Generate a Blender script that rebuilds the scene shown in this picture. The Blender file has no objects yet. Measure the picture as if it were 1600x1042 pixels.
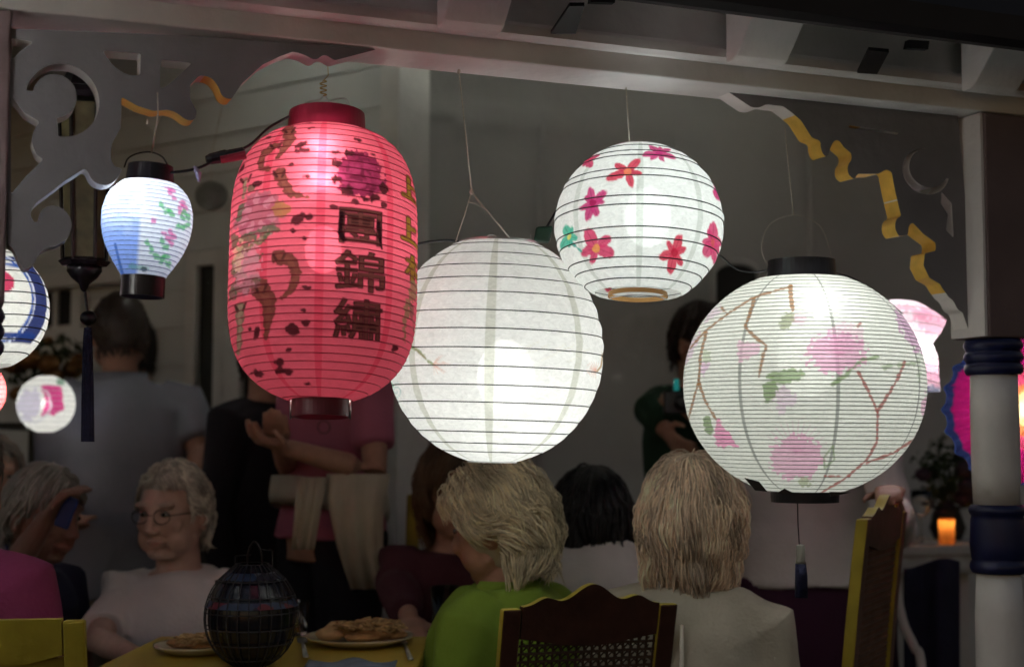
import bpy, bmesh, math, random
import numpy as np
from mathutils import Vector, Matrix, noise
random.seed(7); np.random.seed(7)
SC = bpy.context.scene
COL = SC.collection
R = math.radians
# ------------------------------------------------------------------ camera, world, sun, exposure
F = 2222.2; CZ = 1.25; PITCH = math.atan(161.0 / F)
cam_data = bpy.data.cameras.new('camera'); cam = bpy.data.objects.new('camera', cam_data); COL.objects.link(cam)
cam.location = (0, 0, CZ); cam.rotation_euler = (R(90) + PITCH, 0, 0)
cam_data.sensor_width = 36; cam_data.lens = 36 * F / 1600; cam_data.clip_start = .05; cam_data.clip_end = 600
cam_data.dof.use_dof = True; cam_data.dof.focus_distance = 2.42; cam_data.dof.aperture_fstop = 3.0
SC.camera = cam
SUN_EL, SUN_ROT = R(-1.6), R(200)
world = bpy.data.worlds.new('World'); SC.world = world; world.use_nodes = True
wn = world.node_tree.nodes; wl = world.node_tree.links; wn.clear()
sky = wn.new('ShaderNodeTexSky'); sky.sky_type = 'NISHITA'; sky.sun_disc = False
sky.sun_elevation = SUN_EL; sky.sun_rotation = SUN_ROT
bg = wn.new('ShaderNodeBackground'); bg.inputs[1].default_value = 0.15
wo = wn.new('ShaderNodeOutputWorld'); wl.new(sky.outputs[0], bg.inputs[0]); wl.new(bg.outputs[0], wo.inputs[0])
SC.view_settings.view_transform = 'Standard'; SC.view_settings.look = 'None'
SC.view_settings.exposure = 1.7; SC.view_settings.gamma = 1.0; SC.view_settings.use_curve_mapping = False
SC.cycles.use_denoising = True
SC.cycles.max_bounces = 10; SC.cycles.diffuse_bounces = 6; SC.cycles.transmission_bounces = 8; SC.cycles.transparent_max_bounces = 10
SC.cycles.sample_clamp_indirect = 4.0; SC.cycles.caustics_reflective = False; SC.cycles.caustics_refractive = False

# ------------------------------------------------------------------ placing
_cp, _sp = math.cos(PITCH), math.sin(PITCH)
CAM = Vector((0, 0, CZ))
def ray(px, py):
    a, b = (px - 800) / F, (521 - py) / F
    return Vector((a, _cp - b * _sp, _sp + b * _cp))
def P(px, py, Y):                       # the point at distance Y in front of the camera
    d = ray(px, py); return CAM + d * (Y / d.y)
def W(n, Y): return n * Y / F           # n photo pixels at distance Y, in metres
FO = Vector((0, 2.35, 0)); FU = Vector((1, .4, 0)).normalized(); FN = Vector((-.4, 1, 0)).normalized(); FZ = Vector((0, 0, 1))
def on_plane(px, py, O, U, N, n=0.0):
    d = ray(px, py); o = O + N * n
    t = (o - CAM).dot(N) / d.dot(N); h = CAM + d * t - O
    return h.dot(U), h.z
def FA(px, py, n=0.0): return on_plane(px, py, FO, FU, FN, n)
def FW(u, n, z): return FO + FU * u + FN * n + FZ * z
ROW = lambda px: 2.404 / (1 - .4 * (px - 800) / F)      # distance of the row under the beam

# ------------------------------------------------------------------ materials
def mat(name, color, rough=.6, var=.12, scale=14, bump=0.0, bscale=60, metal=0, spec=.4, attr=None, sheen=0):
    m = bpy.data.materials.new(name); m.use_nodes = True
    nt = m.node_tree; b = nt.nodes['Principled BSDF']
    b.inputs['Roughness'].default_value = rough; b.inputs['Metallic'].default_value = metal
    b.inputs['Specular IOR Level'].default_value = spec
    if sheen: b.inputs['Sheen Weight'].default_value = sheen
    tc = nt.nodes.new('ShaderNodeTexCoord')
    n = nt.nodes.new('ShaderNodeTexNoise'); n.inputs['Scale'].default_value = scale; n.inputs['Detail'].default_value = 5
    nt.links.new(tc.outputs['Object'], n.inputs['Vector'])
    mr = nt.nodes.new('ShaderNodeMapRange'); mr.inputs[1].default_value = .25; mr.inputs[2].default_value = .75
    mr.inputs[3].default_value = 1 - var; mr.inputs[4].default_value = 1 + var
    nt.links.new(n.outputs[0], mr.inputs[0])
    mx = nt.nodes.new('ShaderNodeVectorMath'); mx.operation = 'SCALE'
    if attr:
        at = nt.nodes.new('ShaderNodeAttribute'); at.attribute_name = attr
        nt.links.new(at.outputs['Color'], mx.inputs[0])
    else:
        mx.inputs[0].default_value = color[:3]
    nt.links.new(mr.outputs[0], mx.inputs['Scale']); nt.links.new(mx.outputs[0], b.inputs['Base Color'])
    if bump:
        n2 = nt.nodes.new('ShaderNodeTexNoise'); n2.inputs['Scale'].default_value = bscale; n2.inputs['Detail'].default_value = 4
        nt.links.new(tc.outputs['Object'], n2.inputs['Vector'])
        bp = nt.nodes.new('ShaderNodeBump'); bp.inputs['Strength'].default_value = bump; bp.inputs['Distance'].default_value = .01
        nt.links.new(n2.outputs[0], bp.inputs['Height']); nt.links.new(bp.outputs[0], b.inputs['Normal'])
    return m
def paper_mat(name, transp=.07, tr=.62, gloss=0.0, grain=.16, gscale=70):
    m = bpy.data.materials.new(name); m.use_nodes = True; nt = m.node_tree; nt.nodes.clear()
    N = nt.nodes.new; L = nt.links.new
    at = N('ShaderNodeAttribute'); at.attribute_name = 'paint'
    tc = N('ShaderNodeTexCoord'); mp = N('ShaderNodeMapping'); mp.inputs['Scale'].default_value = (1, 1, 2.2)
    L(tc.outputs['Object'], mp.inputs[0])
    n = N('ShaderNodeTexNoise'); n.inputs['Scale'].default_value = gscale; n.inputs['Detail'].default_value = 7; n.inputs['Roughness'].default_value = .7
    n.inputs['Distortion'].default_value = 1.2
    L(mp.outputs[0], n.inputs['Vector'])
    mr = N('ShaderNodeMapRange'); mr.inputs[1].default_value = .3; mr.inputs[2].default_value = .7
    mr.inputs[3].default_value = 1 - grain; mr.inputs[4].default_value = 1 + grain * .6; L(n.outputs[0], mr.inputs[0])
    sc = N('ShaderNodeVectorMath'); sc.operation = 'SCALE'; L(at.outputs['Color'], sc.inputs[0]); L(mr.outputs[0], sc.inputs['Scale'])
    bp = N('ShaderNodeBump'); bp.inputs['Strength'].default_value = .25; bp.inputs['Distance'].default_value = .003; L(n.outputs[0], bp.inputs['Height'])
    t = N('ShaderNodeBsdfTranslucent'); d = N('ShaderNodeBsdfDiffuse'); x = N('ShaderNodeBsdfTransparent')
    L(sc.outputs[0], t.inputs[0]); L(sc.outputs[0], d.inputs[0]); L(sc.outputs[0], x.inputs[0]); L(bp.outputs[0], d.inputs['Normal']); L(bp.outputs[0], t.inputs['Normal'])
    m1 = N('ShaderNodeMixShader'); m1.inputs[0].default_value = tr; L(d.outputs[0], m1.inputs[1]); L(t.outputs[0], m1.inputs[2])
    m2 = N('ShaderNodeMixShader'); m2.inputs[0].default_value = transp; L(m1.outputs[0], m2.inputs[1]); L(x.outputs[0], m2.inputs[2])
    o = N('ShaderNodeOutputMaterial'); L(m2.outputs[0], o.inputs[0])
    return m
def glow_mat(name, color, strength):
    strength *= .31                        # lamp levels for the exposure set above
    m = bpy.data.materials.new(name); m.use_nodes = True; nt = m.node_tree; nt.nodes.clear()
    e = nt.nodes.new('ShaderNodeEmission'); e.inputs[0].default_value = (*color, 1); e.inputs[1].default_value = strength
    o = nt.nodes.new('ShaderNodeOutputMaterial'); nt.links.new(e.outputs[0], o.inputs[0]); return m
def glass_mat(name, color=(1, 1, 1), rough=.02):
    m = bpy.data.materials.new(name); m.use_nodes = True; b = m.node_tree.nodes['Principled BSDF']
    b.inputs['Base Color'].default_value = (*color, 1); b.inputs['Roughness'].default_value = rough
    b.inputs['Transmission Weight'].default_value = 1; b.inputs['IOR'].default_value = 1.45
    return m
M = dict(
    white=mat('white_paint', (.82, .80, .79), .5, .16, 6, .25, 40),
    white2=mat('old_white_paint', (.76, .73, .72), .6, .14, 6, .3, 30),
    fret=mat('grey_fretwork_shade', (.19, .18, .19), .6, .14, 6, .3, 30), block=mat('plum_brown_shade', (.17, .12, .12), .6, .15, 8, .2, 30),  # fret and block: shade of the unlit faces put into the colour
    siding=mat('siding_paint', (.66, .69, .68), .6, .08, 5, .2, 30),
    trim=mat('trim_paint', (.74, .74, .72), .5, .08, 8, .2, 40),
    canvas=mat('canvas', (.56, .56, .55), .9, .10, 2.2, .35, 25),
    yellow_edge=mat('yellow_edge_paint', (.80, .50, .10), .5, .18, 30, .2, 60),
    blue=mat('blue_gloss_paint', (.011, .016, .075), .42, .2, 20, .1, 40, spec=.5),
    gutter=mat('dark_gutter', (.02, .018, .022), .5, .2, 10),
    black=mat('black_plastic', (.010, .010, .014), .35, .2, 20, spec=.5),
    blackwood=mat('black_lacquer', (.012, .008, .012), .3, .3, 20),
    crimson=mat('crimson_lacquer', (.30, .012, .045), .38, .12, 30, spec=.5),
    darkred=mat('dark_red_lacquer', (.10, .008, .02), .4, .2, 30),
    steel=mat('bright_wire', (.65, .65, .65), .3, .1, 20, metal=1),
    brass=mat('brass_wire', (.55, .38, .14), .4, .1, 20, metal=1),
    darkwire=mat('dark_wire', (.03, .03, .035), .5, .1, 20),
    string=mat('cotton_string', (.62, .58, .50), .9, .2, 200),
    yellow=mat('yellow_chair_paint', (.46, .37, .04), .45, .2, 12, .15, 40),
    brown=mat('dark_brown_wood', (.055, .022, .015), .45, .35, 18, .2, 60),
    redwood=mat('red_brown_wood', (.17, .095, .065), .5, .3, 18, .2, 60),
    cane=mat('cane_weave', (.05, .025, .014), .6, .3, 60),
    dark=mat('dark_interior', (.012, .011, .010), .8, .2, 5),
    shutter=mat('dark_shutter_paint', (.018, .020, .018), .5, .2, 12),
    floor=mat('porch_floor_paint', (.16, .16, .16), .6, .15, 4, .2, 30),
    ground=mat('night_lawn', (.03, .04, .02), .95, .3, 3, .4, 20),
    ceil=mat('porch_ceiling', (.66, .65, .62), .7, .08, 4),
    skin=mat('skin', (.42, .23, .16), .5, .09, 45, .18, 160, attr='tone'),
    cloth_table=mat('yellow_tabletop', (.55, .40, .05), .4, .12, 8),
    linen=mat('white_linen', (.55, .54, .52), .9, .1, 8, .3, 60),
    napkin=mat('blue_grey_napkin', (.20, .24, .32), .9, .2, 30, .3, 80),
    plate=mat('plate_glaze', (.62, .56, .42), .25, .06, 10, spec=.6),
    food=mat('food', (.48, .26, .10), .6, .45, 40, .6, 60),
    noodle=mat('noodle', (.55, .36, .16), .5, .4, 60),
    bread=mat('bread', (.60, .38, .18), .8, .25, 40, .4, 60),
    glass=glass_mat('clear_glass'),
    wax=mat('candle_wax', (.75, .32, .14), .5, .1, 10),
    leaf=mat('dark_leaves', (.035, .055, .02), .6, .5, 8),
    bloom=mat('brown_gold_blooms', (.22, .10, .03), .7, .6, 14),
    pinkpaper=paper_mat('pink_paper', .03, .65), whitepaper=paper_mat('white_paper', .03, .62),
    redpaper=paper_mat('red_silk', .035, .66, grain=.10), finepaper=paper_mat('fine_paper', .025, .6),
    panel=mat('dark_printed_panel', (.10, .085, .04), .5, .6, 22),
    tassel=mat('navy_tassel', (.006, .008, .04), .7, .3, 60, .5, 120),
    eyeball=mat('eyeball', (.26, .24, .22), .2, .02), iris=mat('iris', (.03, .025, .02), .2, .02),
    navy=mat('navy_cloth', (.012, .012, .035), .9, .2, 20),
)
RIB = dict(
    red=mat('red_rib', (.26, .015, .04), .7, .15, 60), dark=mat('rib_dark', (.05, .055, .05), .7, .25, 60),
    grey=mat('rib_grey', (.40, .42, .39), .8, .15, 60), blue=mat('rib_blue', (.16, .2, .34), .8, .15, 60))

# ------------------------------------------------------------------ mesh building and linking
WM = {}
class MB:
    def __init__(s): s.v = []; s.f = []; s.m = []; s.mi = 0; s.sharp = False
    def add(s, vs, fs, mi=None):
        o = len(s.v); s.v += [tuple(v) for v in vs]; s.f += [tuple(i + o for i in f) for f in fs]; s.m += [s.mi if mi is None else mi] * len(fs)
        return s
    def box(s, c, size, rot=None, mi=None):
        x, y, z = [k / 2 for k in size]; c = Vector(c)
        vs = [Vector(p) for p in [(-x, -y, -z), (x, -y, -z), (x, y, -z), (-x, y, -z), (-x, -y, z), (x, -y, z), (x, y, z), (-x, y, z)]]
        if rot is not None: vs = [rot @ v for v in vs]
        return s.add([v + c for v in vs], [(0, 3, 2, 1), (4, 5, 6, 7), (0, 1, 5, 4), (1, 2, 6, 5), (2, 3, 7, 6), (3, 0, 4, 7)], mi)
    def hull8(s, pts, mi=None):         # bottom 4, top 4
        return s.add(pts, [(0, 3, 2, 1), (4, 5, 6, 7), (0, 1, 5, 4), (1, 2, 6, 5), (2, 3, 7, 6), (3, 0, 4, 7)], mi)
    def tube(s, pts, r, n=6, closed=False, mi=None):
        pts = [Vector(p) for p in pts]; k = len(pts)
        rs = r if isinstance(r, (list, tuple)) else [r] * k
        vs = []; a0 = None
        for i, p in enumerate(pts):
            t = (pts[(i + 1) % k] - pts[i - 1]) if closed or 0 < i < k - 1 else (pts[1] - pts[0] if i == 0 else pts[-1] - pts[-2])
            t = t.normalized() if t.length > 1e-9 else Vector((0, 0, 1))
            if a0 is None: a0 = t.orthogonal()
            a0 = (a0 - t * a0.dot(t)); a0 = a0.normalized() if a0.length > 1e-6 else t.orthogonal().normalized()
            b = t.cross(a0)
            for j in range(n):
                an = 2 * math.pi * j / n; vs.append(p + (a0 * math.cos(an) + b * math.sin(an)) * rs[i])
        fs = []
        for i in range(k if closed else k - 1):
            i2 = (i + 1) % k
            for j in range(n): fs.append((i * n + j, i * n + (j + 1) % n, i2 * n + (j + 1) % n, i2 * n + j))
        if not closed: fs += [tuple(reversed(range(n))), tuple(range((k - 1) * n, k * n))]
        return s.add(vs, fs, mi)
    def rings(s, rings, cap=True, mi=None, closed=False):
        n = len(rings[0]); vs = [v for r in rings for v in r]; fs = []
        k = len(rings)
        for i in range(k if closed else k - 1):
            i2 = (i + 1) % k
            for j in range(n): fs.append((i * n + j, i * n + (j + 1) % n, i2 * n + (j + 1) % n, i2 * n + j))
        if cap and not closed: fs += [tuple(reversed(range(n))), tuple(range((k - 1) * n, k * n))]
        return s.add(vs, fs, mi)
    def loft(s, chain, n=20, up=Vector((1, 0, 0)), mi=None, taper=True):     # chain of (point, rx, ry)
        k = len(chain); rg = []
        pts = [Vector(c[0]) for c in chain]
        for i in range(k):
            t = pts[min(i + 1, k - 1)] - pts[max(i - 1, 0)]; t = t.normalized() if t.length > 1e-9 else Vector((0, 0, 1))
            a = up - t * up.dot(t)
            if a.length < .05: a = Vector((0, 1, 0)) - t * t.y
            a.normalize(); b = t.cross(a)
            rg.append([pts[i] + a * math.cos(2 * math.pi * j / n) * chain[i][1] + b * math.sin(2 * math.pi * j / n) * chain[i][2] for j in range(n)])
        return s.rings(rg, True, mi)
    def lathe(s, prof, c, n=48, mi=None, rot=None, cap=False):
        c = Vector(c); rg = []
        for r, z in prof:
            row = [Vector((r * math.cos(2 * math.pi * j / n), r * math.sin(2 * math.pi * j / n), z)) for j in range(n)]
            rg.append([(rot @ v if rot is not None else v) + c for v in row])
        return s.rings(rg, cap, mi)
    def ell(s, c, r, rot=None, nu=20, nv=12, mi=None, fn=None):
        c = Vector(c); vs = []; fs = []
        for i in range(nv + 1):
            th = math.pi * i / nv
            for j in range(nu):
                ph = 2 * math.pi * j / nu; d = Vector((math.sin(th) * math.cos(ph), math.sin(th) * math.sin(ph), math.cos(th)))
                k = fn(d) if fn else 1.0
                v = Vector((d.x * r[0], d.y * r[1], d.z * r[2])) * k
                vs.append((rot @ v if rot is not None else v) + c)
        for i in range(nv):
            for j in range(nu):
                a, b, c2, d2 = i * nu + j, i * nu + (j + 1) % nu, (i + 1) * nu + (j + 1) % nu, (i + 1) * nu + j
                fs.append((a, d2, c2, b))
        return s.add(vs, fs, mi)
    def prism(s, poly, f0, f1, mi=None, mside=None):   # poly of 2D points; f0/f1 map (a,b) to the two faces
        n = len(poly); vs = [f0(*p) for p in poly] + [f1(*p) for p in poly]
        s.add(vs, [tuple(range(n)), tuple(reversed(range(n, 2 * n)))], mi)
        s.f += []; o = len(s.v) - 2 * n
        for i in range(n):
            j = (i + 1) % n; s.f.append((o + i, o + n + i, o + n + j, o + j)); s.m.append((s.mi if mi is None else mi) if mside is None else mside)
        return s
    def build(s, name, mats, parent=None, smooth=False, bevel=0, origin=None):
        me = bpy.data.meshes.new(name)
        mw = WM[parent.name] if parent is not None else Matrix.Translation(origin if origin is not None else base_of(s.v))
        inv = mw.inverted(); a = np.array(s.v, dtype=np.float64)
        Minv = np.array(inv); a = a @ Minv[:3, :3].T + Minv[:3, 3]
        me.from_pydata(a.tolist(), [], s.f)
        for m in (mats if isinstance(mats, (list, tuple)) else [mats]): me.materials.append(m)
        if len(me.polygons): me.polygons.foreach_set('material_index', s.m)
        me.polygons.foreach_set('use_smooth', [bool(smooth)] * len(me.polygons))
        me.update(); me.validate()
        o = link(name, me, parent, mw)
        if bevel:
            b = o.modifiers.new('bevel', 'BEVEL'); b.width = bevel; b.segments = 2; b.limit_method = 'ANGLE'
        return o
def base_of(v):
    a = np.array(v); lo, hi = a.min(0), a.max(0)
    return Vector(((lo[0] + hi[0]) / 2, (lo[1] + hi[1]) / 2, lo[2]))
def link(name, data, parent, mw):
    o = bpy.data.objects.new(name, data); COL.objects.link(o)
    if parent is None: o.matrix_world = mw
    else: o.parent = parent
    WM[o.name] = mw.copy(); return o
def tag(o, label=None, cat=None, group=None, kind=None):
    for k, v in (('label', label), ('category', cat), ('group', group), ('kind', kind)):
        if v: o[k] = v
    return o
def thing(name, label, cat, loc=(0, 0, 0), rz=0.0, group=None):
    o = link(name, None, None, Matrix.Translation(Vector(loc)) @ Matrix.Rotation(rz, 4, 'Z'))
    return tag(o, label, cat, group)
def catmull(pts, k=6):
    pts = [Vector(p) for p in pts]; q = [pts[0] * 2 - pts[1]] + pts + [pts[-1] * 2 - pts[-2]]; out = []
    for i in range(1, len(q) - 2):
        for j in range(k):
            t = j / k; a, b, c, d = q[i - 1], q[i], q[i + 1], q[i + 2]
            out.append(.5 * ((2 * b) + (c - a) * t + (2 * a - 5 * b + 4 * c - d) * t * t + (3 * b - a - 3 * c + d) * t ** 3))
    return out + [pts[-1]]

# ================================================================== SETTING
mb = MB(); mb.add([(-300, -200, -.45), (300, -200, -.45), (300, 400, -.45), (-300, 400, -.45)], [(0, 1, 2, 3)])
tag(mb.build('ground', M['ground'], origin=Vector((0, 0, -.45))), kind='structure')
mb = MB(); mb.hull8([(-4, .75, -.2), (3.6, 3.79, -.2), (3.6, 8, -.2), (-4, 8, -.2), (-4, .75, 0), (3.6, 3.79, 0), (3.6, 8, 0), (-4, 8, 0)])
tag(mb.build('porch_floor', M['floor']), kind='structure')
mb = MB(); mb.hull8([FW(-3, 1.18, 2.75), FW(3, 1.18, 2.75), (3.6, 8, 2.75), (-4, 8, 2.75), FW(-3, 1.18, 2.85), FW(3, 1.18, 2.85), (3.6, 8, 2.85), (-4, 8, 2.85)])
tag(mb.build('ceiling', M['ceil']), kind='structure')

# ---- porch front: beam, fillet, frieze, corbels, eave
ZB = FA(800, 97)[1]                      # underside of the beam
U0, U1 = -1.35, 1.5
def fbox(mb, u0, u1, n0, n1, z0, z1, mi=None):
    return mb.hull8([FW(u0, n0, z0), FW(u1, n0, z0), FW(u1, n1, z0), FW(u0, n1, z0), FW(u0, n0, z1), FW(u1, n0, z1), FW(u1, n1, z1), FW(u0, n1, z1)], mi)
root = thing('porch_beam', 'white painted wooden porch beam the lanterns hang from', 'beam', FW(0, .05, ZB))
fbox(MB(), U0, U1, 0, .105, ZB, ZB + .13).build('beam_board', M['white'], root, bevel=.003)
mb = MB()
prof = [(-.002, .035), (-.012, .036), (-.022, .042), (-.024, .056), (-.018, .062), (-.010, .066), (-.010, .075), (-.002, .075)]
mb.rings([[FW(u, n, ZB + z) for n, z in prof] for u in (U0, U1)]); mb.build('moulding', M['white'], root)
fbox(MB(), U0, U1, .02, .10, ZB + .132, ZB + .30).build('frieze_board', M['white2'], root)
root = thing('porch_roof', 'dark eave of the porch roof with a black gutter edge', 'roof', FW(0, -.1, ZB + .1))
fbox(MB(), U0, U1, -.17, .018, ZB + .155, ZB + .17).build('soffit', M['white2'], root)
mb = MB(); gp = [(-.172, .10), (-.185, .085), (-.205, .084), (-.218, .095), (-.222, .135), (-.205, .175), (-.172, .175)]
gp = [(-.172, .078), (-.186, .064), (-.204, .063), (-.216, .073), (-.222, .115), (-.21, .172), (-.172, .172)]
mb.rings([[FW(u, n, ZB + z) for n, z in gp] for u in (U0, U1)]); mb.build('gutter', M['gutter'], root)
mb = MB(); mb.hull8([FW(U0, -.2, ZB + .176), FW(U1, -.2, ZB + .176), FW(U1, 1.2, ZB + .95), FW(U0, 1.2, ZB + .95), FW(U0, -.2, ZB + .20), FW(U1, -.2, ZB + .20), FW(U1, 1.2, ZB + .98), FW(U0, 1.2, ZB + .98)])
mb.build('roof_slope', M['gutter'], root)
mb = MB(); mb.hull8([FW(U0, .11, ZB + .30), FW(U1, .11, ZB + .30), FW(U1, 1.18, ZB + .89), FW(U0, 1.18, ZB + .89), FW(U0, .11, ZB + .31), FW(U1, .11, ZB + .31), FW(U1, 1.18, ZB + .90), FW(U0, 1.18, ZB + .90)])
mb.build('roof_lining', M['ceil'], root)  # unseen pale lining added to bounce lantern light inside
cors = [(660, 'white corbel above the red lantern under the eave'), (1108, 'white corbel under the eave above the star flower lantern'), (1472, 'white corbel under the eave beside the dark porch post')]
for i, (px, lab) in enumerate(cors):
    u0 = FA(px + 14, 60)[0]; u1 = u0 + .105
    zt = ZB + .153; zb = ZB + .026 + .004 * (2 - i)
    mb = MB(); prof = [(-.004 - .022, zb + .012), (-.05, zb + .008), (-.075, zb + .016), (-.10, zb + .04), (-.125, zb + .085), (-.13, zt), (-.004 - .022, zt)]
    prof = [(-.0265, zb), (-.048, zb), (-.062, zb + .006), (-.085, zb + .028), (-.118, zb + .062), (-.15, zb + .078), (-.152, zt), (-.0265, zt)]
    mb.prism(prof, lambda n, z: FW(u0, n, z), lambda n, z: FW(u1, n, z))
    tag(mb.build('corbel', M['white'], None, bevel=.003), lab, 'corbel', 'corbels under the eave')
for quad, lab in (([(890, 10), (913, 10), (897, 55), (858, 55)], 'black bar standing for a shaded gap under the eave right of the first corbel'),
                  ([(1357, 79), (1389, 82), (1367, 118), (1336, 116)], 'black bar standing for a shaded gap under the eave above the right bracket')):
    mb = MB(); pr = [FA(x, y, -.02) for x, y in quad]
    # black bar for a shaded gap: rises from the moulding outwards to the soffit
    f0 = [FW(pr[3][0], -.027, pr[3][1]), FW(pr[2][0], -.027, pr[2][1])]
    a0 = FA(quad[0][0], quad[0][1], -.10); a1 = FA(quad[1][0], quad[1][1], -.10)
    f1 = [FW(a1[0], -.10, a1[1]), FW(a0[0], -.10, a0[1])]
    q = f0 + f1; up = FZ * .006
    mb.hull8(q + [v + up for v in q]); tag(mb.build('dark_gap_bar', M['black']), lab, 'dark gap', 'black bars standing for shaded gaps under the eave')
for quad, lab in (([(920, -6), (958, -4), (956, 8), (918, 7)], 'small black plate standing for a shaded hole beside the first gap'),
                  ([(1414, 65), (1446, 67), (1444, 80), (1411, 78)], 'small black plate standing for a shaded hole beside the second gap')):
    mb = MB(); q = [FA(x, y, -.03) for x, y in quad]  # black plate put where only a shaded hole shows
    mb.prism(q, lambda u, z: FW(u, -.03, z), lambda u, z: FW(u, -.042, z)); tag(mb.build('dark_hole_plate', M['black']), lab, 'clip', 'black plates standing for shaded holes under the eave')

# ---- fretwork brackets from signed distances, real boards with thickness
def sd_poly(px, py, poly):
    poly = np.array(poly, float); d = np.full(px.shape, 1e9); ins = np.zeros(px.shape, bool)
    for i in range(len(poly)):
        a = poly[i]; b = poly[i - 1]; e = b - a; wx, wy = px - a[0], py - a[1]
        t = np.clip((wx * e[0] + wy * e[1]) / max(e @ e, 1e-12), 0, 1)
        d = np.minimum(d, (wx - e[0] * t) ** 2 + (wy - e[1] * t) ** 2)
        c = (a[1] > py) != (b[1] > py)
        with np.errstate(divide='ignore', invalid='ignore'):
            xx = (b[0] - a[0]) * (py - a[1]) / (b[1] - a[1] + 1e-15) + a[0]
        ins ^= c & (px < xx)
    d = np.sqrt(d); return np.where(ins, -d, d)
def contour_board(mb, fn, x0, x1, y0, y1, h, f0, f1, edge_mi):
    nx, ny = int((x1 - x0) / h) + 1, int((y1 - y0) / h) + 1
    X, Y = np.meshgrid(x0 + h * np.arange(nx), y0 + h * np.arange(ny)); D = fn(X, Y); D[np.abs(D) < 1e-5] = 1e-5
    vid = {}; pts = []
    def vert(k, p):
        if k not in vid: vid[k] = len(pts); pts.append(p)
        return vid[k]
    polys = []; segs = []
    def cross(i, j, i2, j2):
        k = ('e', min((i, j), (i2, j2)), max((i, j), (i2, j2))); a, b = D[j, i], D[j2, i2]; t = a / (a - b)
        return vert(k, (X[j, i] + t * (X[j2, i2] - X[j, i]), Y[j, i] + t * (Y[j2, i2] - Y[j, i])))
    inside = D < 0
    for j in range(ny - 1):
        row = inside[j:j + 2]
        for i in range(nx - 1):
            c = [(i, j), (i + 1, j), (i + 1, j + 1), (i, j + 1)]
            s = [inside[b, a] for a, b in c]
            if not any(s): continue
            poly = []
            for k in range(4):
                a, b = c[k], c[(k + 1) % 4]
                if s[k]: poly.append(vert(('v', a), (X[a[1], a[0]], Y[a[1], a[0]])))
                if s[k] != s[(k + 1) % 4]:
                    poly.append(cross(*a, *b))
            if len(poly) >= 3:
                polys.append(poly)
    # border edges: used once
    cnt = {}
    for p in polys:
        for k in range(len(p)):
            e = (p[k], p[(k + 1) % len(p)]); key = (min(e), max(e))
            cnt.setdefault(key, []).append(e)
    n = len(pts); vs = [f0(*p) for p in pts] + [f1(*p) for p in pts]
    fs = [tuple(p) for p in polys] + [tuple(q + n for q in reversed(p)) for p in polys]; ms = [0] * len(fs)
    for key, es in cnt.items():
        if len(es) == 1:
            a, b = es[0]; fs.append((a, a + n, b + n, b)); ms.append(edge_mi(*pts[a]))
    o = len(mb.v); mb.v += [tuple(v) for v in vs]; mb.f += [tuple(i + o for i in f) for f in fs]; mb.m += ms
LB = [(12, 45), (300, 56), (591, 77), (522, 95), (506, 84), (493, 96), (476, 86), (458, 81), (436, 89), (411, 101), (378, 131), (361, 156), (347, 152), (341, 135), (330, 121),
      (312, 118), (297, 133), (297, 155), (308, 175), (304, 189), (290, 188), (276, 176), (262, 172), (240, 174), (215, 166), (190, 152), (189, 200), (176, 222), (172, 240), (175, 255), (182, 262), (191, 262),
      (188, 272), (180, 283), (168, 290), (152, 288), (142, 280), (137, 267), (131, 264), (100, 284), (70, 307), (56, 317), (47, 331), (50, 345), (58, 349), (60, 339), (65, 328), (76, 321), (92, 322), (108, 335),
      (113, 352), (106, 373), (90, 384), (72, 388), (59, 397), (55, 412), (38, 424), (30, 410), (22, 390), (12, 382)]
LH = [[(18, 60), (52, 66), (30, 82), (18, 95)], [(160, 80), (220, 84), (219, 118), (205, 119), (188, 112), (174, 100)], [(252, 94), (300, 99), (280, 118), (262, 134), (251, 140), (250, 118)],
      [(17, 150), (38, 177), (62, 191), (53, 203), (49, 222), (57, 243), (68, 249), (40, 276), (17, 304)]]
RB = [(1130, 134), (1174, 168), (1186, 169), (1197, 163), (1209, 165), (1223, 166), (1237, 176), (1252, 189), (1260, 202), (1269, 216), (1282, 220), (1282, 230), (1286, 242), (1293, 246), (1297, 232), (1303, 220), (1311, 219),
      (1318, 230), (1330, 240), (1331, 250), (1324, 259), (1325, 273), (1335, 281), (1340, 272), (1372, 272), (1385, 265), (1393, 269), (1399, 300), (1408, 338), (1400, 342), (1398, 357), (1404, 369), (1419, 367), (1420, 352),
      (1426, 348), (1442, 365), (1462, 380), (1462, 392), (1445, 396), (1443, 415), (1452, 434), (1469, 444), (1472, 450), (1483, 465), (1490, 470), (1496, 484), (1504, 488), (1513, 515), (1521, 521), (1524, 528), (1527, 528), (1496, 160)]
RH = [[(1326, 196), (1405, 208), (1402, 211), (1326, 200)], [(1471, 300), (1487, 318), (1490, 372), (1478, 360), (1481, 335), (1470, 318)]]
NB0, NB1 = .004, .047
def smooth_loop(pl):
    src = [np.array(q, float) for q in pl]; out = []
    for i, q in enumerate(src):
        e = src[(i + 1) % len(src)] - q; L_ = float(np.hypot(*e)); out.append(q)
        if L_ > .020: out += [q + e * (.006 / L_), q + e * (1 - .006 / L_)]
    a = np.array(out)
    for _ in range(2):
        b = np.roll(a, -1, 0); a = np.stack([.75 * a + .25 * b, .25 * a + .75 * b], 1).reshape(-1, 2)
    return [tuple(q) for q in a]
def spiral_hole(c_out, r_out, c_in, r_in):
    return lambda x, y: np.maximum(np.hypot(x - c_out[0], y - c_out[1]) - r_out, r_in - np.hypot(x - c_in[0], y - c_in[1]))
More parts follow.
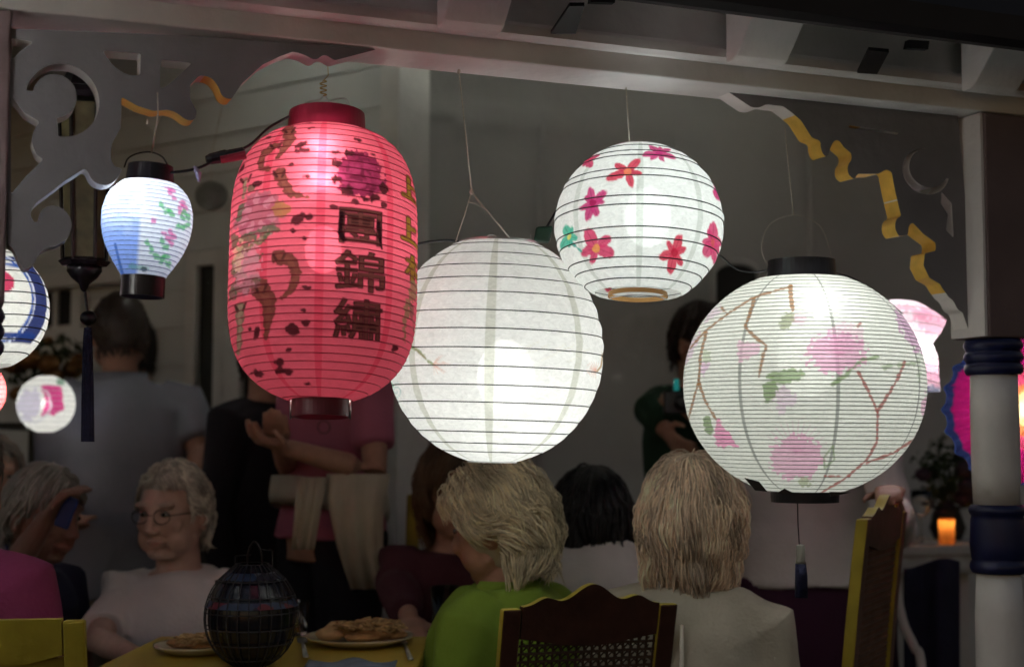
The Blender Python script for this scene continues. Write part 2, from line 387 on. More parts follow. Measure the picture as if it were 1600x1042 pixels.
def bracket(label, outer, holes, crescents, yellow, NB0=.004, NB1=.047):
    k = .00105
    uv = lambda pl: [FA(x, y, NB0) for x, y in pl]
    po = uv(outer); ph = [uv(h) for h in holes]
    zt = ZB + .006; po = [(u, min(z, zt)) for u, z in po]
    # edge colour regions in board coordinates
    yr = [tuple(uv([(a, b), (c, d)])) for a, b, c, d in yellow]
    def fn(x, y):
        d = sd_poly(x, y, po)
        for h in ph: d = np.maximum(d, -sd_poly(x, y, h))
        for co, ro, ci, ri, keep in crescents:
            (cu, cz), (ru, rz) = uv([co])[0], uv([(co[0] + ro, co[1])])[0]; r1 = abs(uv([(co[0], co[1] + ro)])[0][1] - cz)
            (du, dz) = uv([ci])[0]; r2 = abs(uv([(ci[0], ci[1] + ri)])[0][1] - dz)
            sx = abs(ru - cu) / r1
            hole = np.maximum(np.hypot((x - cu) / sx, y - cz) - r1, r2 - np.hypot((x - du) / sx, y - dz))
            if keep: hole = np.maximum(hole, -sd_poly(x, y, uv(keep)))
            d = np.maximum(d, -hole)
        return d
    us = [p[0] for p in po]; zs = [p[1] for p in po]
    def edge(u, z):
        for (ua, za), (ub, zb) in yr:
            if min(ua, ub) <= u <= max(ua, ub) and min(za, zb) <= z <= max(za, zb): return 1
        return 2
    mb = MB(); po[:] = smooth_loop(po); ph[:] = [smooth_loop(h) for h in ph]; contour_board(mb, fn, min(us) - .01, max(us) + .01, min(zs) - .01, max(zs) + .01, .0024, lambda u, z: FW(u, NB0, z), lambda u, z: FW(u, NB1, z), edge)
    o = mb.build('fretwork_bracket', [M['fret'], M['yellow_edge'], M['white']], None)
    return tag(o, label, 'bracket', 'fretwork brackets of the porch opening')
bracket('large scroll cut bracket beside the small blue and white lantern', LB, LH, [((98, 157), 57, (86, 150), 34, [(20, 140), (86, 146), (92, 230), (20, 230)])], [(186, 145, 312, 215), (318, 108, 368, 170)])
bracket('scroll cut bracket with yellow edges beside the turned porch column', RB, RH, [((1447, 268), 36, (1451, 263), 30, [(1440, 268), (1500, 200), (1500, 284)])], [(1242, 175, 1346, 292), (1334, 255, 1406, 312), (1372, 310, 1430, 380), (1412, 338, 1477, 462)], .050, .092)

# ---- posts
def post(label, uc, n_c, w, ytop_block, scale=1.0):
    def z_at(py): return FA(1550, py, .05)[1]
    base = FW(uc, n_c, 0); root = thing('porch_post', label, 'post', base, math.atan2(FU.y, FU.x))
    zc = z_at(530) if ytop_block is None else ytop_block
    dz = zc - z_at(530)
    h = w / 2
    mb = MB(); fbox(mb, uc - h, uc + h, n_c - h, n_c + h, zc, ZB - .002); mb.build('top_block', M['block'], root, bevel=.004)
    mb = MB(); fbox(mb, uc - h - .007, uc - h - .001, n_c - h + .004, n_c + h - .002, zc + .002, ZB - .003); mb.build('lit_side_face', M['white2'], root)  # pale slab added for the lantern-lit left face of the block
    px2 = W(1, 2.716); c = Vector((base.x, base.y, 0))
    Z = lambda py: z_at(py) + dz
    r = 37.5 * px2
    def lath(name, pr, m): mb2 = MB(); mb2.lathe([(rr, zz) for rr, zz in pr], c, 48, cap=True); return mb2.build(name, m, root, smooth=True)
    def torus_stack(y0, y1, rr, k):
        pr = []
        for i in range(k):
            za, zb = Z(y0 + (y1 - y0) * i / k), Z(y0 + (y1 - y0) * (i + 1) / k)
            for t in np.linspace(0, 1, 7): pr.append((rr - .004 + .005 * math.sin(math.pi * t), za + (zb - za) * t))
        return pr
    lath('capital', torus_stack(531, 586, 45 * px2, 3), M['blue'])
    lath('shaft', [(r * .97, Z(586.3)), (r, Z(640)), (r * 1.0, Z(740)), (r * .96, Z(788))], M['white'])
    pr = torus_stack(788.4, 806, 43 * px2, 1) + [(41 * px2, Z(812)), (43 * px2, Z(850)), (41 * px2, Z(872))] + torus_stack(874, 895, 43 * px2, 1)
    lath('collar', pr, M['blue'])
    zl = Z(895.4); lath('lower_shaft', [(r * .9, zl), (r, zl - .08), (r * 1.02, .32), (r * .95, .285)], M['white'])
    mb = MB(); fbox(mb, uc - h, uc + h, n_c - h, n_c + h, .003, .284); mb.build('foot_block', M['white2'], root, bevel=.006)
    return root
post('turned white porch post with navy blue rings at its capital', FA(1552, 560, .05)[0], .05, .105, None)
post('porch post at the edge behind the large scroll bracket', FA(15, 250, 0)[0] - .0545, .05, .105, None)

# ---- house wall on the left: clapboards, door, window
CA = P(622, 682, 4.5); CB = P(-260, 682, 6.4); CA.z = CB.z = 0
HU = (CB - CA).normalized(); HN = Vector((-HU.y, HU.x, 0))
if HN.y < 0: HN = -HN
def HW(u, n, z): return CA + HU * u + HN * n + FZ * z
def PH(px, py, n=0): return on_plane(px, py, CA, HU, HN, n)
LEN = (CB - CA).length
house = thing('house_front', 'pale clapboard house front with dark doorway behind the standing man', 'house', CA, 0)
def hbox(mb, u0, u1, n0, n1, z0, z1, mi=None):
    return mb.hull8([HW(u0, n0, z0), HW(u1, n0, z0), HW(u1, n1, z0), HW(u0, n1, z0), HW(u0, n0, z1), HW(u1, n0, z1), HW(u1, n1, z1), HW(u0, n1, z1)], mi)
hbox(MB(), -.0, LEN, .02, .12, 0, 2.74).build('wall', M['siding'], house)
BH = .135
for k in range(20):
    mb = MB(); z = .02 + k * BH
    mb.hull8([HW(.06, -.009, z), HW(LEN, -.009, z), HW(LEN, .018, z), HW(.06, .018, z), HW(.06, .001, z + BH), HW(LEN, .001, z + BH), HW(LEN, .018, z + BH), HW(.06, .018, z + BH)])
    mb.build('siding_board', M['siding'], house)
hbox(MB(), -.02, .058, -.03, .13, 0, 2.74).build('corner_board', M['trim'], house, bevel=.004)
def opening(name, x0, x1, y0, y1, fill, fw, sill=False, panes=0):
    ua, za = PH(x1, y0, -.02); ub, zb = PH(x0, y1, -.02); zb = max(zb, .02)
    mb = MB(); t = fw
    hbox(mb, ua - t, ua, -.045, -.002, zb - (t if panes else 0), za + t); hbox(mb, ub, ub + t, -.045, -.002, zb - (t if panes else 0), za + t)
    hbox(mb, ua + .0005, ub - .0005, -.043, -.002, za, za + t)
    if panes: hbox(mb, ua + .0005, ub - .0005, -.043, -.002, zb - t, zb)
    o = MB(); hbox(o, ua + .001, ub - .001, -.022, -.0185, zb, za - .001); leaf = o.build(name, fill, house)
    mb.build('frame', M['trim'], leaf)
    if panes:
        mb = MB()
        for i in range(1, panes): uu = ua + (ub - ua) * i / panes; hbox(mb, uu - .012, uu + .012, -.035, -.0225, zb + .001, za - .002)
        mb.build('muntin', M['trim'], leaf)
        mb = MB(); hbox(mb, ua - t - .03, ub + t + .03, -.09, -.0465, zb - t - .05, zb - t + .01); mb.build('sill', M['trim'], leaf)
    return leaf
opening('door', 300, 343, 414, 1300, M['shutter'], .05)
opening('glass_door', 372, 470, 415, 1300, M['dark'], .09)
opening('window', 62, 120, 452, 512, M['dark'], .055, True, 2)
mb = MB(); u, z = PH(398, 770, -.0)
hbox(mb, PH(450, 770)[0], PH(345, 770)[0], -.06, -.0465, PH(400, 800)[1], PH(400, 765)[1]); mb.build('kick_rail', M['trim'], house)
mb = MB(); hbox(mb, PH(215, 530)[0], LEN, -.08, -.017, PH(100, 445)[1] - .02, PH(100, 432)[1]); mb.build('ledge_trim', M['trim'], house)
mb = MB(); hbox(mb, PH(225, 530)[0], LEN, -.10, -.092, PH(100, 540)[1], PH(100, 520)[1]); mb.build('rail_trim', M['trim'], house)

q = P(500, 682, 3.9); hx_ = MB(); hx_.box((q.x, q.y, .085), (.8, .7, .168)); hx_.build('door_step', M['trim'], house, bevel=.006)
# ---- canvas wall on the right: one hung sheet with soft folds, hem and seams
mb = MB(); A = P(560, 682, 5.05); B = P(1800, 682, 6.0); nx, nz = 150, 60
for i in range(nx + 1):
    for j in range(nz + 1):
        t = i / nx; z = 2.74 * j / nz; p = A.lerp(B, t); x = t * 3.4
        d = .016 * math.sin(x * 7.3 + 1.2 * math.sin(x * 2.1)) * (.45 + .55 * (1 - j / nz)) + .012 * noise.noise(Vector((x * 2.4, z * .7, 3))) + .006 * noise.noise(Vector((x * 9, z * 5, 8)))
        d -= .05 * math.exp(-((z - 2.42) / .05) ** 2) * (.6 + .4 * math.sin(x * 3))
        mb.v.append((p.x + d * .25, p.y + d, z))
for i in range(nx):
    for j in range(nz): a = i * (nz + 1) + j; mb.f.append((a, a + nz + 1, a + nz + 2, a + 1)); mb.m.append(0)
cw = mb.build('canvas_wall', M['canvas'], None, smooth=True); tag(cw, 'grey white canvas wall hung behind the diners', 'canvas wall')
for px in (848, 1085, 1320):
    mb = MB(); p = P(px, 600, 5.0); t = (p.x - A.x) / (B.x - A.x); q = A.lerp(B, t)
    mb.loft([((q.x, q.y - .03, .02), .012, .006), ((q.x, q.y - .028, 1.2), .012, .006), ((q.x, q.y - .034, 2.40), .012, .006)], 8); mb.build('seam', M['canvas'], cw)
# arched dark opening in the canvas wall
p = P(1150, 420, 5.25); w, h = W(36, 5.25), W(200, 5.25)
pts = [(p.x + w * math.cos(a), p.z - .02 + w * .55 * math.sin(a)) for a in np.linspace(0, math.pi, 15)]
pts += [(p.x - w, p.z - h), (p.x + w, p.z - h)]
root = thing('arched_window', 'dark arched window behind the big blossom lantern', 'window', (p.x, p.y + .02, p.z - h))
MB().prism(pts, lambda x, z: (x, p.y, z), lambda x, z: (x, p.y + .03, z)).build('pane', M['shutter'], root)
mb = MB(); mb.tube([(x, p.y, z) for x, z in pts], .012, 6, True); mb.build('frame', M['canvas'], root)

# ================================================================== LANTERNS
# painted decoration: colours on a fine mesh, drawn in the lantern's own front elevation (angle, height)
def hn(x, y, s=0.0):                      # soft value noise in 0..1
    def h(i, j): v = np.sin(i * 127.1 + j * 311.7 + s * 74.7) * 43758.5453; return v - np.floor(v)
    xi, yi = np.floor(x), np.floor(y); xf, yf = x - xi, y - yi; xf = xf * xf * (3 - 2 * xf); yf = yf * yf * (3 - 2 * yf)
    return (h(xi, yi) * (1 - xf) + h(xi + 1, yi) * xf) * (1 - yf) + (h(xi, yi + 1) * (1 - xf) + h(xi + 1, yi + 1) * xf) * yf
class Art:
    def __init__(s, X, Y, TH, base): s.X, s.Y, s.TH = X, Y, TH; s.c = np.tile(np.array(base, float), (len(X), 1)); s.soft = .7
    def put(s, d, col, op=1.0, rough=0.0, rs=.25):
        if rough: d = d + (hn(s.X * rs, s.Y * rs, col[0] * 9) - .5) * 2 * rough
        m = np.clip(.5 - d / (2 * s.soft), 0, 1) * op; s.c += (np.array(col) - s.c) * m[:, None]
    def ell(s, cx, cy, rx, ry, col, rot=0, op=1.0, rough=0.0):
        a = R(rot); dx, dy = s.X - cx, s.Y - cy; u = dx * math.cos(a) + dy * math.sin(a); v = -dx * math.sin(a) + dy * math.cos(a)
        s.put((np.hypot(u / rx, v / ry) - 1) * min(rx, ry), col, op, rough)
    def line(s, pts, w, col, op=1.0, w2=None, rough=0.0):
        d = np.full(s.X.shape, 1e9); n = len(pts) - 1; w2 = w if w2 is None else w2
        for i in range(n):
            a, b = np.array(pts[i], float), np.array(pts[i + 1], float); e = b - a; L2 = max(e @ e, 1e-9)
            t = np.clip(((s.X - a[0]) * e[0] + (s.Y - a[1]) * e[1]) / L2, 0, 1)
            ww = (w + (w2 - w) * (i + t) / n) / 2
            d = np.minimum(d, np.hypot(s.X - a[0] - e[0] * t, s.Y - a[1] - e[1] * t) - ww)
        s.put(d, col, op, rough)
    def poly(s, pts, col, op=1.0, rough=0.0): s.put(sd_poly(s.X, s.Y, pts), col, op, rough)
    def star(s, cx, cy, r, col, core, n=7, a0=0, wd=.26, squash=1.0, op=.95):
        for k in range(n):
            a = a0 + 360 * k / n + 9 * math.sin(k * 2.3 + cx); rr = r * (.85 + .2 * math.sin(k * 1.7 + cy))
            cxx = cx + math.cos(R(a)) * rr * .55 * squash; cyy = cy + math.sin(R(a)) * rr * .55
            s.ell(cxx, cyy, rr * .52, rr * wd, col, math.degrees(math.atan2(math.sin(R(a)), math.cos(R(a)) * squash)), op, .8)
            s.line([(cx, cy), (cx + (cxx - cx) * 1.7, cy + (cyy - cy) * 1.7)], 1.2, tuple(.55 * q for q in col), .6)
        s.ell(cx, cy, r * .2 * squash, r * .2, core, 0, .9, 1)
    def glyph(s, ch, x0, x1, y0, y1, fill, edge, bold):
        mask, ext = glyph_mask(ch, bold); n = mask.shape[0]
        u = (s.X - x0) / (x1 - x0); v = (s.Y - y0) / (y1 - y0)
        ok = (u > -.15) & (u < 1.15) & (v > -.15) & (v < 1.15)
        i = np.clip(((u + .15) / 1.3 * n).astype(int), 0, n - 1); j = np.clip(((v + .15) / 1.3 * n).astype(int), 0, n - 1)
        d = np.where(ok, mask[j, i], 99.0) * (x1 - x0)
        for col, off in ((edge, 2.1), (fill, .3)):
            m = np.clip(.5 - (d - off) / 1.6, 0, 1); s.c += (np.array(col) - s.c) * m[:, None]
def glyph_mask(ch, bold, n=220):
    cu = bpy.data.curves.new('glyph', 'FONT'); cu.body = ch; cu.size = 1; cu.offset = bold; ob = bpy.data.objects.new('glyph', cu); COL.objects.link(ob)
    bpy.context.view_layer.update(); me = ob.evaluated_get(bpy.context.evaluated_depsgraph_get()).to_mesh(); me.calc_loop_triangles()
    co = np.array([v.co[:2] for v in me.vertices]); tri = [tuple(t.vertices) for t in me.loop_triangles]
    bpy.data.objects.remove(ob); bpy.data.curves.remove(cu)
    lo, hi = co.min(0), co.max(0); co = (co - lo) / (hi - lo); co[:, 1] = 1 - co[:, 1]
    g = np.zeros((n, n), bool); ax = (np.arange(n) + .5) / n * 1.3 - .15
    for a, b, c in tri:
        pa, pb, pc = co[a], co[b], co[c]; mn = np.minimum(np.minimum(pa, pb), pc); mx = np.maximum(np.maximum(pa, pb), pc)
        i0, j0 = ((mn + .15) / 1.3 * n).astype(int); i1, j1 = ((mx + .15) / 1.3 * n).astype(int) + 2
        X, Y = np.meshgrid(ax[i0:i1], ax[j0:j1]); den = (pb[1] - pc[1]) * (pa[0] - pc[0]) + (pc[0] - pb[0]) * (pa[1] - pc[1])
        if abs(den) < 1e-12: continue
        w0 = ((pb[1] - pc[1]) * (X - pc[0]) + (pc[0] - pb[0]) * (Y - pc[1])) / den; w1 = ((pc[1] - pa[1]) * (X - pc[0]) + (pa[0] - pc[0]) * (Y - pc[1])) / den
        g[j0:j1, i0:i1] |= (w0 >= -1e-6) & (w1 >= -1e-6) & (w0 + w1 <= 1 + 1e-6)
    px = 1.3 / n; d = np.where(g, -14 * px, 14 * px)      # small exact distance band
    for oy in range(-13, 14):
        for ox in range(-13, 14):
            q = math.hypot(ox, oy) * px; sh = np.roll(np.roll(g, oy, 0), ox, 1)
            d = np.where(~g & sh, np.minimum(d, q), d); d = np.where(g & ~sh, np.maximum(d, -q), d)
    return d, None

def lantern(label, cat_name, cx, cy, Y, prof, ribs, base, art, paper, bulb, cols=(300, 70), tilt=(0, 0), helix=None, rib_r=.0009, rib_mat='dark', scallop=.0, sub=4, label_group=None, rib_split=True, inset=.0004, wob=.0, pucker=.35):
    """prof(y) -> radius in photo pixels at height y below the lantern's centre; ribs = heights (photo pixels from the centre, downwards)."""
    c = P(cx, cy, Y); k = Y / F
    face = math.atan2(-c.y, -c.x)                      # the direction of the front
    rot = Matrix.Rotation(R(tilt[0]), 4, 'X') @ Matrix.Rotation(R(tilt[1]), 4, 'Y')
    root = thing(cat_name, label, 'lantern', c, 0, label_group); WMr = Matrix.Translation(c) @ rot; root.matrix_world = WMr; WM[root.name] = WMr
    th = np.concatenate([np.linspace(-R(98), R(98), cols[0], endpoint=False), np.linspace(R(98), R(262), cols[1], endpoint=False)])
    ys = []
    for a, b in zip(ribs[:-1], ribs[1:]):
        for q in range(sub): ys.append((a + (b - a) * q / sub, q / sub, a, b))
    ys.append((ribs[-1], 0, ribs[-1], ribs[-1]))
    rad = []
    for y, t, a, b in ys:                              # paper spans the wires almost straight and sags between them
        r = prof(a) + (prof(b) - prof(a)) * t if b > a else prof(y)
        rad.append((r * (1 - .5 * scallop) + prof(y) * .5 * scallop) + scallop * 1.0 * math.sin(math.pi * t) * 1.2 if scallop else prof(y))
    ys_ = np.array([q[0] for q in ys]); rad = np.array(rad)
    TH, YY = np.meshgrid(th, ys_); RR = np.meshgrid(th, rad)[1]
    if scallop:
        T_ = np.meshgrid(th, np.array([q[1] for q in ys]))[1]; RR = RR + pucker * np.sin(math.pi * T_) * (hn(TH * 16 + 40, np.meshgrid(th, np.arange(len(ys)) // sub)[1] * 7.3, 5) - .5) * 2
    if wob: RR = RR + wob * (hn(TH * 9 + 30, YY * .07, 3) - .5) * 2
    a = TH + face
    V = np.stack([RR * np.cos(a) * k, RR * np.sin(a) * k, -YY * k], -1).reshape(-1, 3)
    ny, nx = len(ys_), len(th)
    idx = np.arange(ny * nx).reshape(ny, nx); j2 = np.roll(idx, -1, 1)
    Fc = np.stack([idx[:-1], idx[1:], j2[1:], j2[:-1]], -1).reshape(-1, 4)
    me = bpy.data.meshes.new('paper_shell'); me.from_pydata(V.tolist(), [], Fc.tolist()); me.materials.append(paper)
    front = np.cos(TH) >= 0
    X = (cx + RR * np.sin(TH) * np.where(front, 1, -1)).ravel(); Yp = (cy + YY).ravel()
    A_ = Art(X, Yp, TH.ravel(), base); art(A_)
    ca = me.color_attributes.new('paint', 'FLOAT_COLOR', 'POINT'); ca.data.foreach_set('color', np.concatenate([np.clip(A_.c, 0, 1), np.ones((len(X), 1))], 1).ravel())
    me.polygons.foreach_set('use_smooth', [True] * len(me.polygons)); me.update()
    link('paper_shell', me, root, WMr)
    loc = lambda r, an, y: WMr @ Vector((r * math.cos(an) * k, r * math.sin(an) * k, -y * k))
    if helix:                                         # one wound wire
        n = int(helix * 64); pts = []
        for i in range(n + 1):
            t = i / n; y = ribs[0] + (ribs[-1] - ribs[0]) * t; pts.append(loc(prof(y) + .25, 2 * math.pi * helix * t + face, y))
        MB().tube(pts, rib_r, 4).build('wire_spiral', RIB[rib_mat], root, smooth=True)
    else:
        for y in ribs[1:-1]:
            MB().tube([loc(prof(y) + .35, 2 * math.pi * i / 72, y) for i in range(72)], rib_r, 5, True).build('rib', RIB[rib_mat], root, smooth=True)
    for bx, by, depth, br, bcol, bs in bulb:           # glowing bulbs with their real size
        p = P(bx, by, Y - depth); mb = MB(); mb.ell(p, (br, br, br * 1.3), None, 16, 10)
        mb.build('bulb', glow_mat('bulb_glow', bcol, bs), root, smooth=True)
    return root, WMr, k, face
def cap_ring(root, WMr, k, r0, r1, y0, y1, m, name, closed=False, th=2.0):
    """a band of photo-pixel radii r0 (at y0, top) and r1 (at y1), hollow."""
    pr = [(r0 - th, y0), (r0, y0), ((r0 + r1) / 2, (y0 + y1) / 2), (r1, y1), (r1 - th, y1), (r0 - th, y0)]
    mb = MB(); rg = []
    for r, y in pr: rg.append([WMr @ Vector((r * k * math.cos(2 * math.pi * j / 48), r * k * math.sin(2 * math.pi * j / 48), -y * k)) for j in range(48)])
    mb.rings(rg, False)
    if closed:
        y = y0 + (y1 - y0) * .5; ring = [WMr @ Vector(((r0 - th - .2) * k * math.cos(2 * math.pi * j / 48), (r0 - th - .2) * k * math.sin(2 * math.pi * j / 48), -y * k)) for j in range(48)]
        mb.add(ring, [tuple(range(48))])
    return mb.build(name, m, root, smooth=False, bevel=0)
def super_prof(r_top, r_mid, r_bot, h_top, h_bot, p=2.5, q=1.0):
    def f(y):
        if y < 0: t = min(1, -y / h_top); e = r_top
        else: t = min(1, y / h_bot); e = r_bot
        return e + (r_mid - e) * max(0.0, 1 - t ** p) ** q
    return f
def seg_seam(A, px_list, cx, rad, w, col, op=1.0):
    for px in px_list:
        s0 = math.asin(max(-1, min(1, (px - cx) / rad))); d = np.abs(np.angle(np.exp(1j * (A.TH - s0)))) * rad - w / 2
        A.put(d, col, op)
    return A
WARM = (1.0, .93, .80); NEUT = (.98, 1.0, .965); COOL = (.84, .92, 1.0)

# ---- red barrel lantern with peony, carp and lettering
def art_red(A):
    X, Y = A.X, A.Y
    seg_seam(A, [500, 604, 418], 506, 146, 13, (.50, .045, .09), .8)
    n = hn(X * .05, Y * .05, 2); A.c *= (0.92 + .16 * n)[:, None]
    br, bd, gn, mv, gr = (.10, .035, .026), (.030, .008, .010), (.045, .085, .05), (.27, .09, .13), (.15, .125, .09)
    for pts, w, w2, c in [([(449, 226), (452, 245), (444, 260), (434, 276)], 22, 6, br), ([(430, 254), (414, 264), (408, 278), (411, 290), (421, 294)], 13, 9, br),
                          ([(437, 303), (446, 322), (457, 338), (480, 343)], 19, 5, br), ([(440, 431), (460, 440), (467, 458), (461, 480), (446, 494)], 22, 6, br),
                          ([(414, 476), (427, 496), (428, 522), (424, 548)], 30, 7, br), ([(383, 498), (384, 530), (381, 562)], 15, 6, gr), ([(385, 300), (384, 330)], 7, 5, gr)]:
        A.line(pts, w, c, .92, w2, 2.5); A.line(pts, w * .45, tuple(min(1, q * 1.9) for q in c), .5, w2 * .3, 3)
        A.line([(pts[0][0] - 8, pts[0][1] - 4), (pts[0][0] - 3, pts[0][1] + 5)], 4, bd, .9); A.line([(pts[0][0] + 9, pts[0][1] - 4), (pts[0][0] + 5, pts[0][1] + 6)], 4, bd, .8)
    A.ell(407, 362, 37, 34, mv, 0, .85, 7)
    for k in range(15): a = k * 24; A.ell(407 + 24 * math.cos(R(a)), 362 + 22 * math.sin(R(a)), 9, 6, (.44, .19, .26) if k % 2 else (.26, .06, .11), a, .6, 2)
    A.ell(441, 359, 13, 13, (.26, .12, .05), 0, .85, 3)
    for q in [(393, 395, 14, 7), (424, 388, 15, 8), (412, 404, 10, 5), (384, 415, 9, 14), (400, 430, 16, 7), (376, 440, 8, 20), (404, 462, 9, 10), (382, 470, 12, 7), (371, 470, 6, 16), (379, 352, 5, 14), (370, 390, 5, 18), (395, 318, 8, 7)]:
        A.ell(*q, gn, 20 * math.sin(q[0]), .8, 3)
    for i in range(90):
        a_ = i * 2.4; q_ = (i * .618) % 1; x_, y_ = 392 + 34 * q_ * math.cos(a_), 400 + 90 * ((i * .382) % 1) - 10; A.ell(x_, y_, 5, 2.2, ((.03, .07, .04), (.42, .2, .27), (.10, .05, .03), (.20, .16, .10))[i % 4], i * 37, .75, 1.2)
    A.ell(394, 440, 20, 30, (.50, .22, .30), 10, .6, 8); A.ell(378, 420, 8, 22, (.5, .36, .24), 0, .5, 5); A.ell(390, 470, 20, 12, mv, 0, .5, 6)
    for (x, y, a, b, r) in [(468, 258, 10, 4, -30), (474, 267, 8, 3.5, 10), (463, 269, 5, 3, 60), (404, 314, 7, 5, 0), (456, 291, 5, 3, -20), (479, 311, 5, 3, 0), (468, 375, 12, 7, -35), (484, 373, 6, 5, 0), (461, 393, 5, 3, 20),
                            (463, 540, 11, 9, 30), (482, 530, 6, 4.5, 0), (458, 567, 6, 3.5, -20), (444, 583, 7, 5, 0), (444, 594, 7, 4.5, 0), (456, 596, 8, 4.5, 10), (410, 594, 9, 4, 20), (482, 479, 7, 3, 0), (478, 512, 4, 2.5, 0), (377, 277, 5, 7, 20),
                            (410, 540, 5, 9, 20), (400, 534, 3, 3, 0), (418, 234, 5, 3, 0), (477, 209, 6, 2.5, -10), (482, 225, 5, 2.5, 0), (553, 243, 6, 3.5, 15), (578, 265, 4, 2.5, 0), (520, 270, 6, 3, 0), (551, 346, 6, 4, 10), (594, 343, 6, 5, 0), (520, 357, 6, 3.5, 15),
                            (478, 405, 4, 3, 0), (615, 556, 6, 4, -20), (486, 613, 4, 2.5, 0)]:
        A.ell(x, y, a, b, bd, r, .92, 1.5)
    A.ell(557, 302, 38, 36, (.15, .014, .05), 10, .96, 8)
    for k in range(26):
        a = k * 47; q = 6 + 27 * ((k * .618) % 1); A.ell(557 + q * math.cos(R(a)), 302 + q * math.sin(R(a)), 9, 4, (.24, .028, .085) if k % 3 else (.07, .008, .022), a + 70, .75, 2)
    for q in [(541, 270, 8, 6), (523, 288, 8, 7), (524, 313, 9, 5), (539, 330, 9, 7), (580, 335, 9, 5), (593, 318, 7, 9), (566, 341, 8, 4)]: A.ell(*q, bd, 0, .95, 3)
    fe, fd = (.085, .028, .026), (.012, .004, .006)
    A.glyph('團', 529, 590, 357, 409, fe, fd, 0); A.line([(531, 365), (529, 395), (535, 405)], 7, fd, 1); A.line([(586, 372), (589, 400), (592, 412)], 6, fd, 1, 3)
    A.glyph('錦', 523, 596, 421, 480, fe, fd, 0); A.glyph('繡', 523, 593, 493, 550, fe, fd, 0)
    gd, ge = (.17, .10, .02), (.07, .025, .015)
    for c, dw in ((ge, 3.2), (gd, 0)):
        for y in (303, 372):
            A.line([(634, y - 20), (635, y + 10)], 6 + dw, c); A.line([(625, y + 14), (651, y + 15)], 6 + dw, c); A.line([(635, y - 4), (645, y - 6)], 5 + dw, c)
        A.line([(633, 418), (650, 418)], 5 + dw, c); A.line([(642, 410), (642, 447)], 6 + dw, c); A.line([(642, 420), (632, 438)], 4 + dw, c); A.line([(642, 420), (650, 436)], 4 + dw, c)
    A.line([(647, 450), (637, 480), (630, 510), (631, 540)], 13, (.16, .13, .07), .8, 5, 4); A.line([(640, 485), (646, 520)], 7, gn, .6, 3, 2)
_pt, _pb = super_prof(58, 146.5, 44, 210, 218, 4.0, .58), super_prof(58, 146.5, 44, 210, 218, 4.5, .75)
pr = lambda y: _pt(y) if y < 0 else _pb(y)
NR = 38; ribs = list(np.linspace(-208, 217, NR + 1))
YR = ROW(506)
root, MW_, k_, fc_ = lantern('tall red barrel lantern with dark lettering, peony and carp', 'red_lantern', 506, 411, YR, pr, ribs, (.57, .098, .155), art_red, M['redpaper'],
    [(503, 240, .100, .009, WARM, 75), (503, 285, .116, .009, WARM, 75), (505, 390, .0, .03, WARM, 36)], (520, 60), (-5, 0), NR, .00075, 'red', .35, 7)
cap_ring(root, MW_, k_, 60, 63, -243, -203, M['crimson'], 'top_ring', True)
cap_ring(root, MW_, k_, 45, 45, 216, 243, M['darkred'], 'bottom_ring')
mb = MB()
for s in (-1, 1):
    mb.tube([MW_ @ Vector((s * 46 * k_, -.05 * 0, z * k_)) for z in (244, 214)], .0018, 6)
    mb.tube([MW_ @ Vector((s * 45.8 * k_, -.004, -z * k_)) for z in (217, 246)], .002, 6)
mb.build('wire_leg', M['steel'], root, smooth=True)
hp = catmull([P(468, 176, YR), P(474, 163, YR), P(486, 158, YR), P(499, 156, YR), P(506, 150, YR), P(514, 157, YR), P(530, 154, YR), P(541, 156, YR), P(546, 170, YR), P(546, 182, YR)], 5)
MB().tube(hp, .0016, 6).build('wire_handle', M['steel'], root, smooth=True)
mb = MB(); zz = []
for i in range(40):
    t = i / 39; q = P(505 + 5 * math.sin(t * 22), 150 - 24 * t, YR - .004 * math.cos(t * 22)); zz.append(q)
mb.tube(zz, .0011, 5); mb.tube([P(504, 128, YR), P(513, 118, YR), P(512, 100, YR + .01)], .0007, 5)
tag(mb.build('hanging_hook', M['brass']), 'twisted brass wire hook above the red lantern', 'hook')

# ---- big plain white globe
def art_white(A):
    n = hn(A.X * .012 + 3, A.Y * .02, 1); A.c *= (.97 + .06 * n)[:, None]
    seg_seam(A, [764, 896, 648], 772, 168, 15, (.60, .61, .53), .8)
    A.line([(645, 552), (660, 558), (672, 571), (684, 578)], 6, (.28, .36, .16), .85, 3, 2); A.line([(655, 556), (672, 570)], 2, (.3, .2, .1), .6)
    for k in range(16): a = -70 + 10 * k; A.line([(684, 579), (684 + 33 * math.cos(R(a)) * (.6 + .4 * math.cos(k)), 579 + 15 * math.sin(R(a)))], 1.3, (.72, .42, .32), .55, .6)
    A.line([(940, 550), (937, 570), (930, 578)], 3, (.45, .28, .12), .9)
    for k in range(14): a = 90 + 15 * k; A.line([(928, 577), (928 + 17 * math.cos(R(a)), 577 + 12 * math.sin(R(a)))], 1.4, (.75, .40, .30), .6, .6)
    sp = [(624 + (2 + .9 * t) * math.cos(t * .9), 617 + (1.5 + .85 * t) * math.sin(t * .9)) for t in np.arange(0, 13, .6)]; A.line(sp, 1.6, (.35, .55, .55), .7)
    A.line([(612, 603), (618, 609)], 4, (.2, .4, .3), .7)
    for k in range(9): A.line([(790 + 13 * k, 560 + 9 * math.sin(k * 2)), (812 + 13 * k, 549 + 9 * math.sin(k * 2))], 1.5, (.80, .78, .66), .5)
def pr_globe(Rm, yt, yb, rt, rb, p=2.0):
    def f(y):
        y = max(yt, min(yb, y)); h = yt if y < 0 else yb; e = rt if y < 0 else rb
        q = 1 - (abs(y) / abs(h)) ** p * (1 - (e / Rm) ** 2); return Rm * math.sqrt(max(q, 1e-4))
    return f
YWH = 2.50
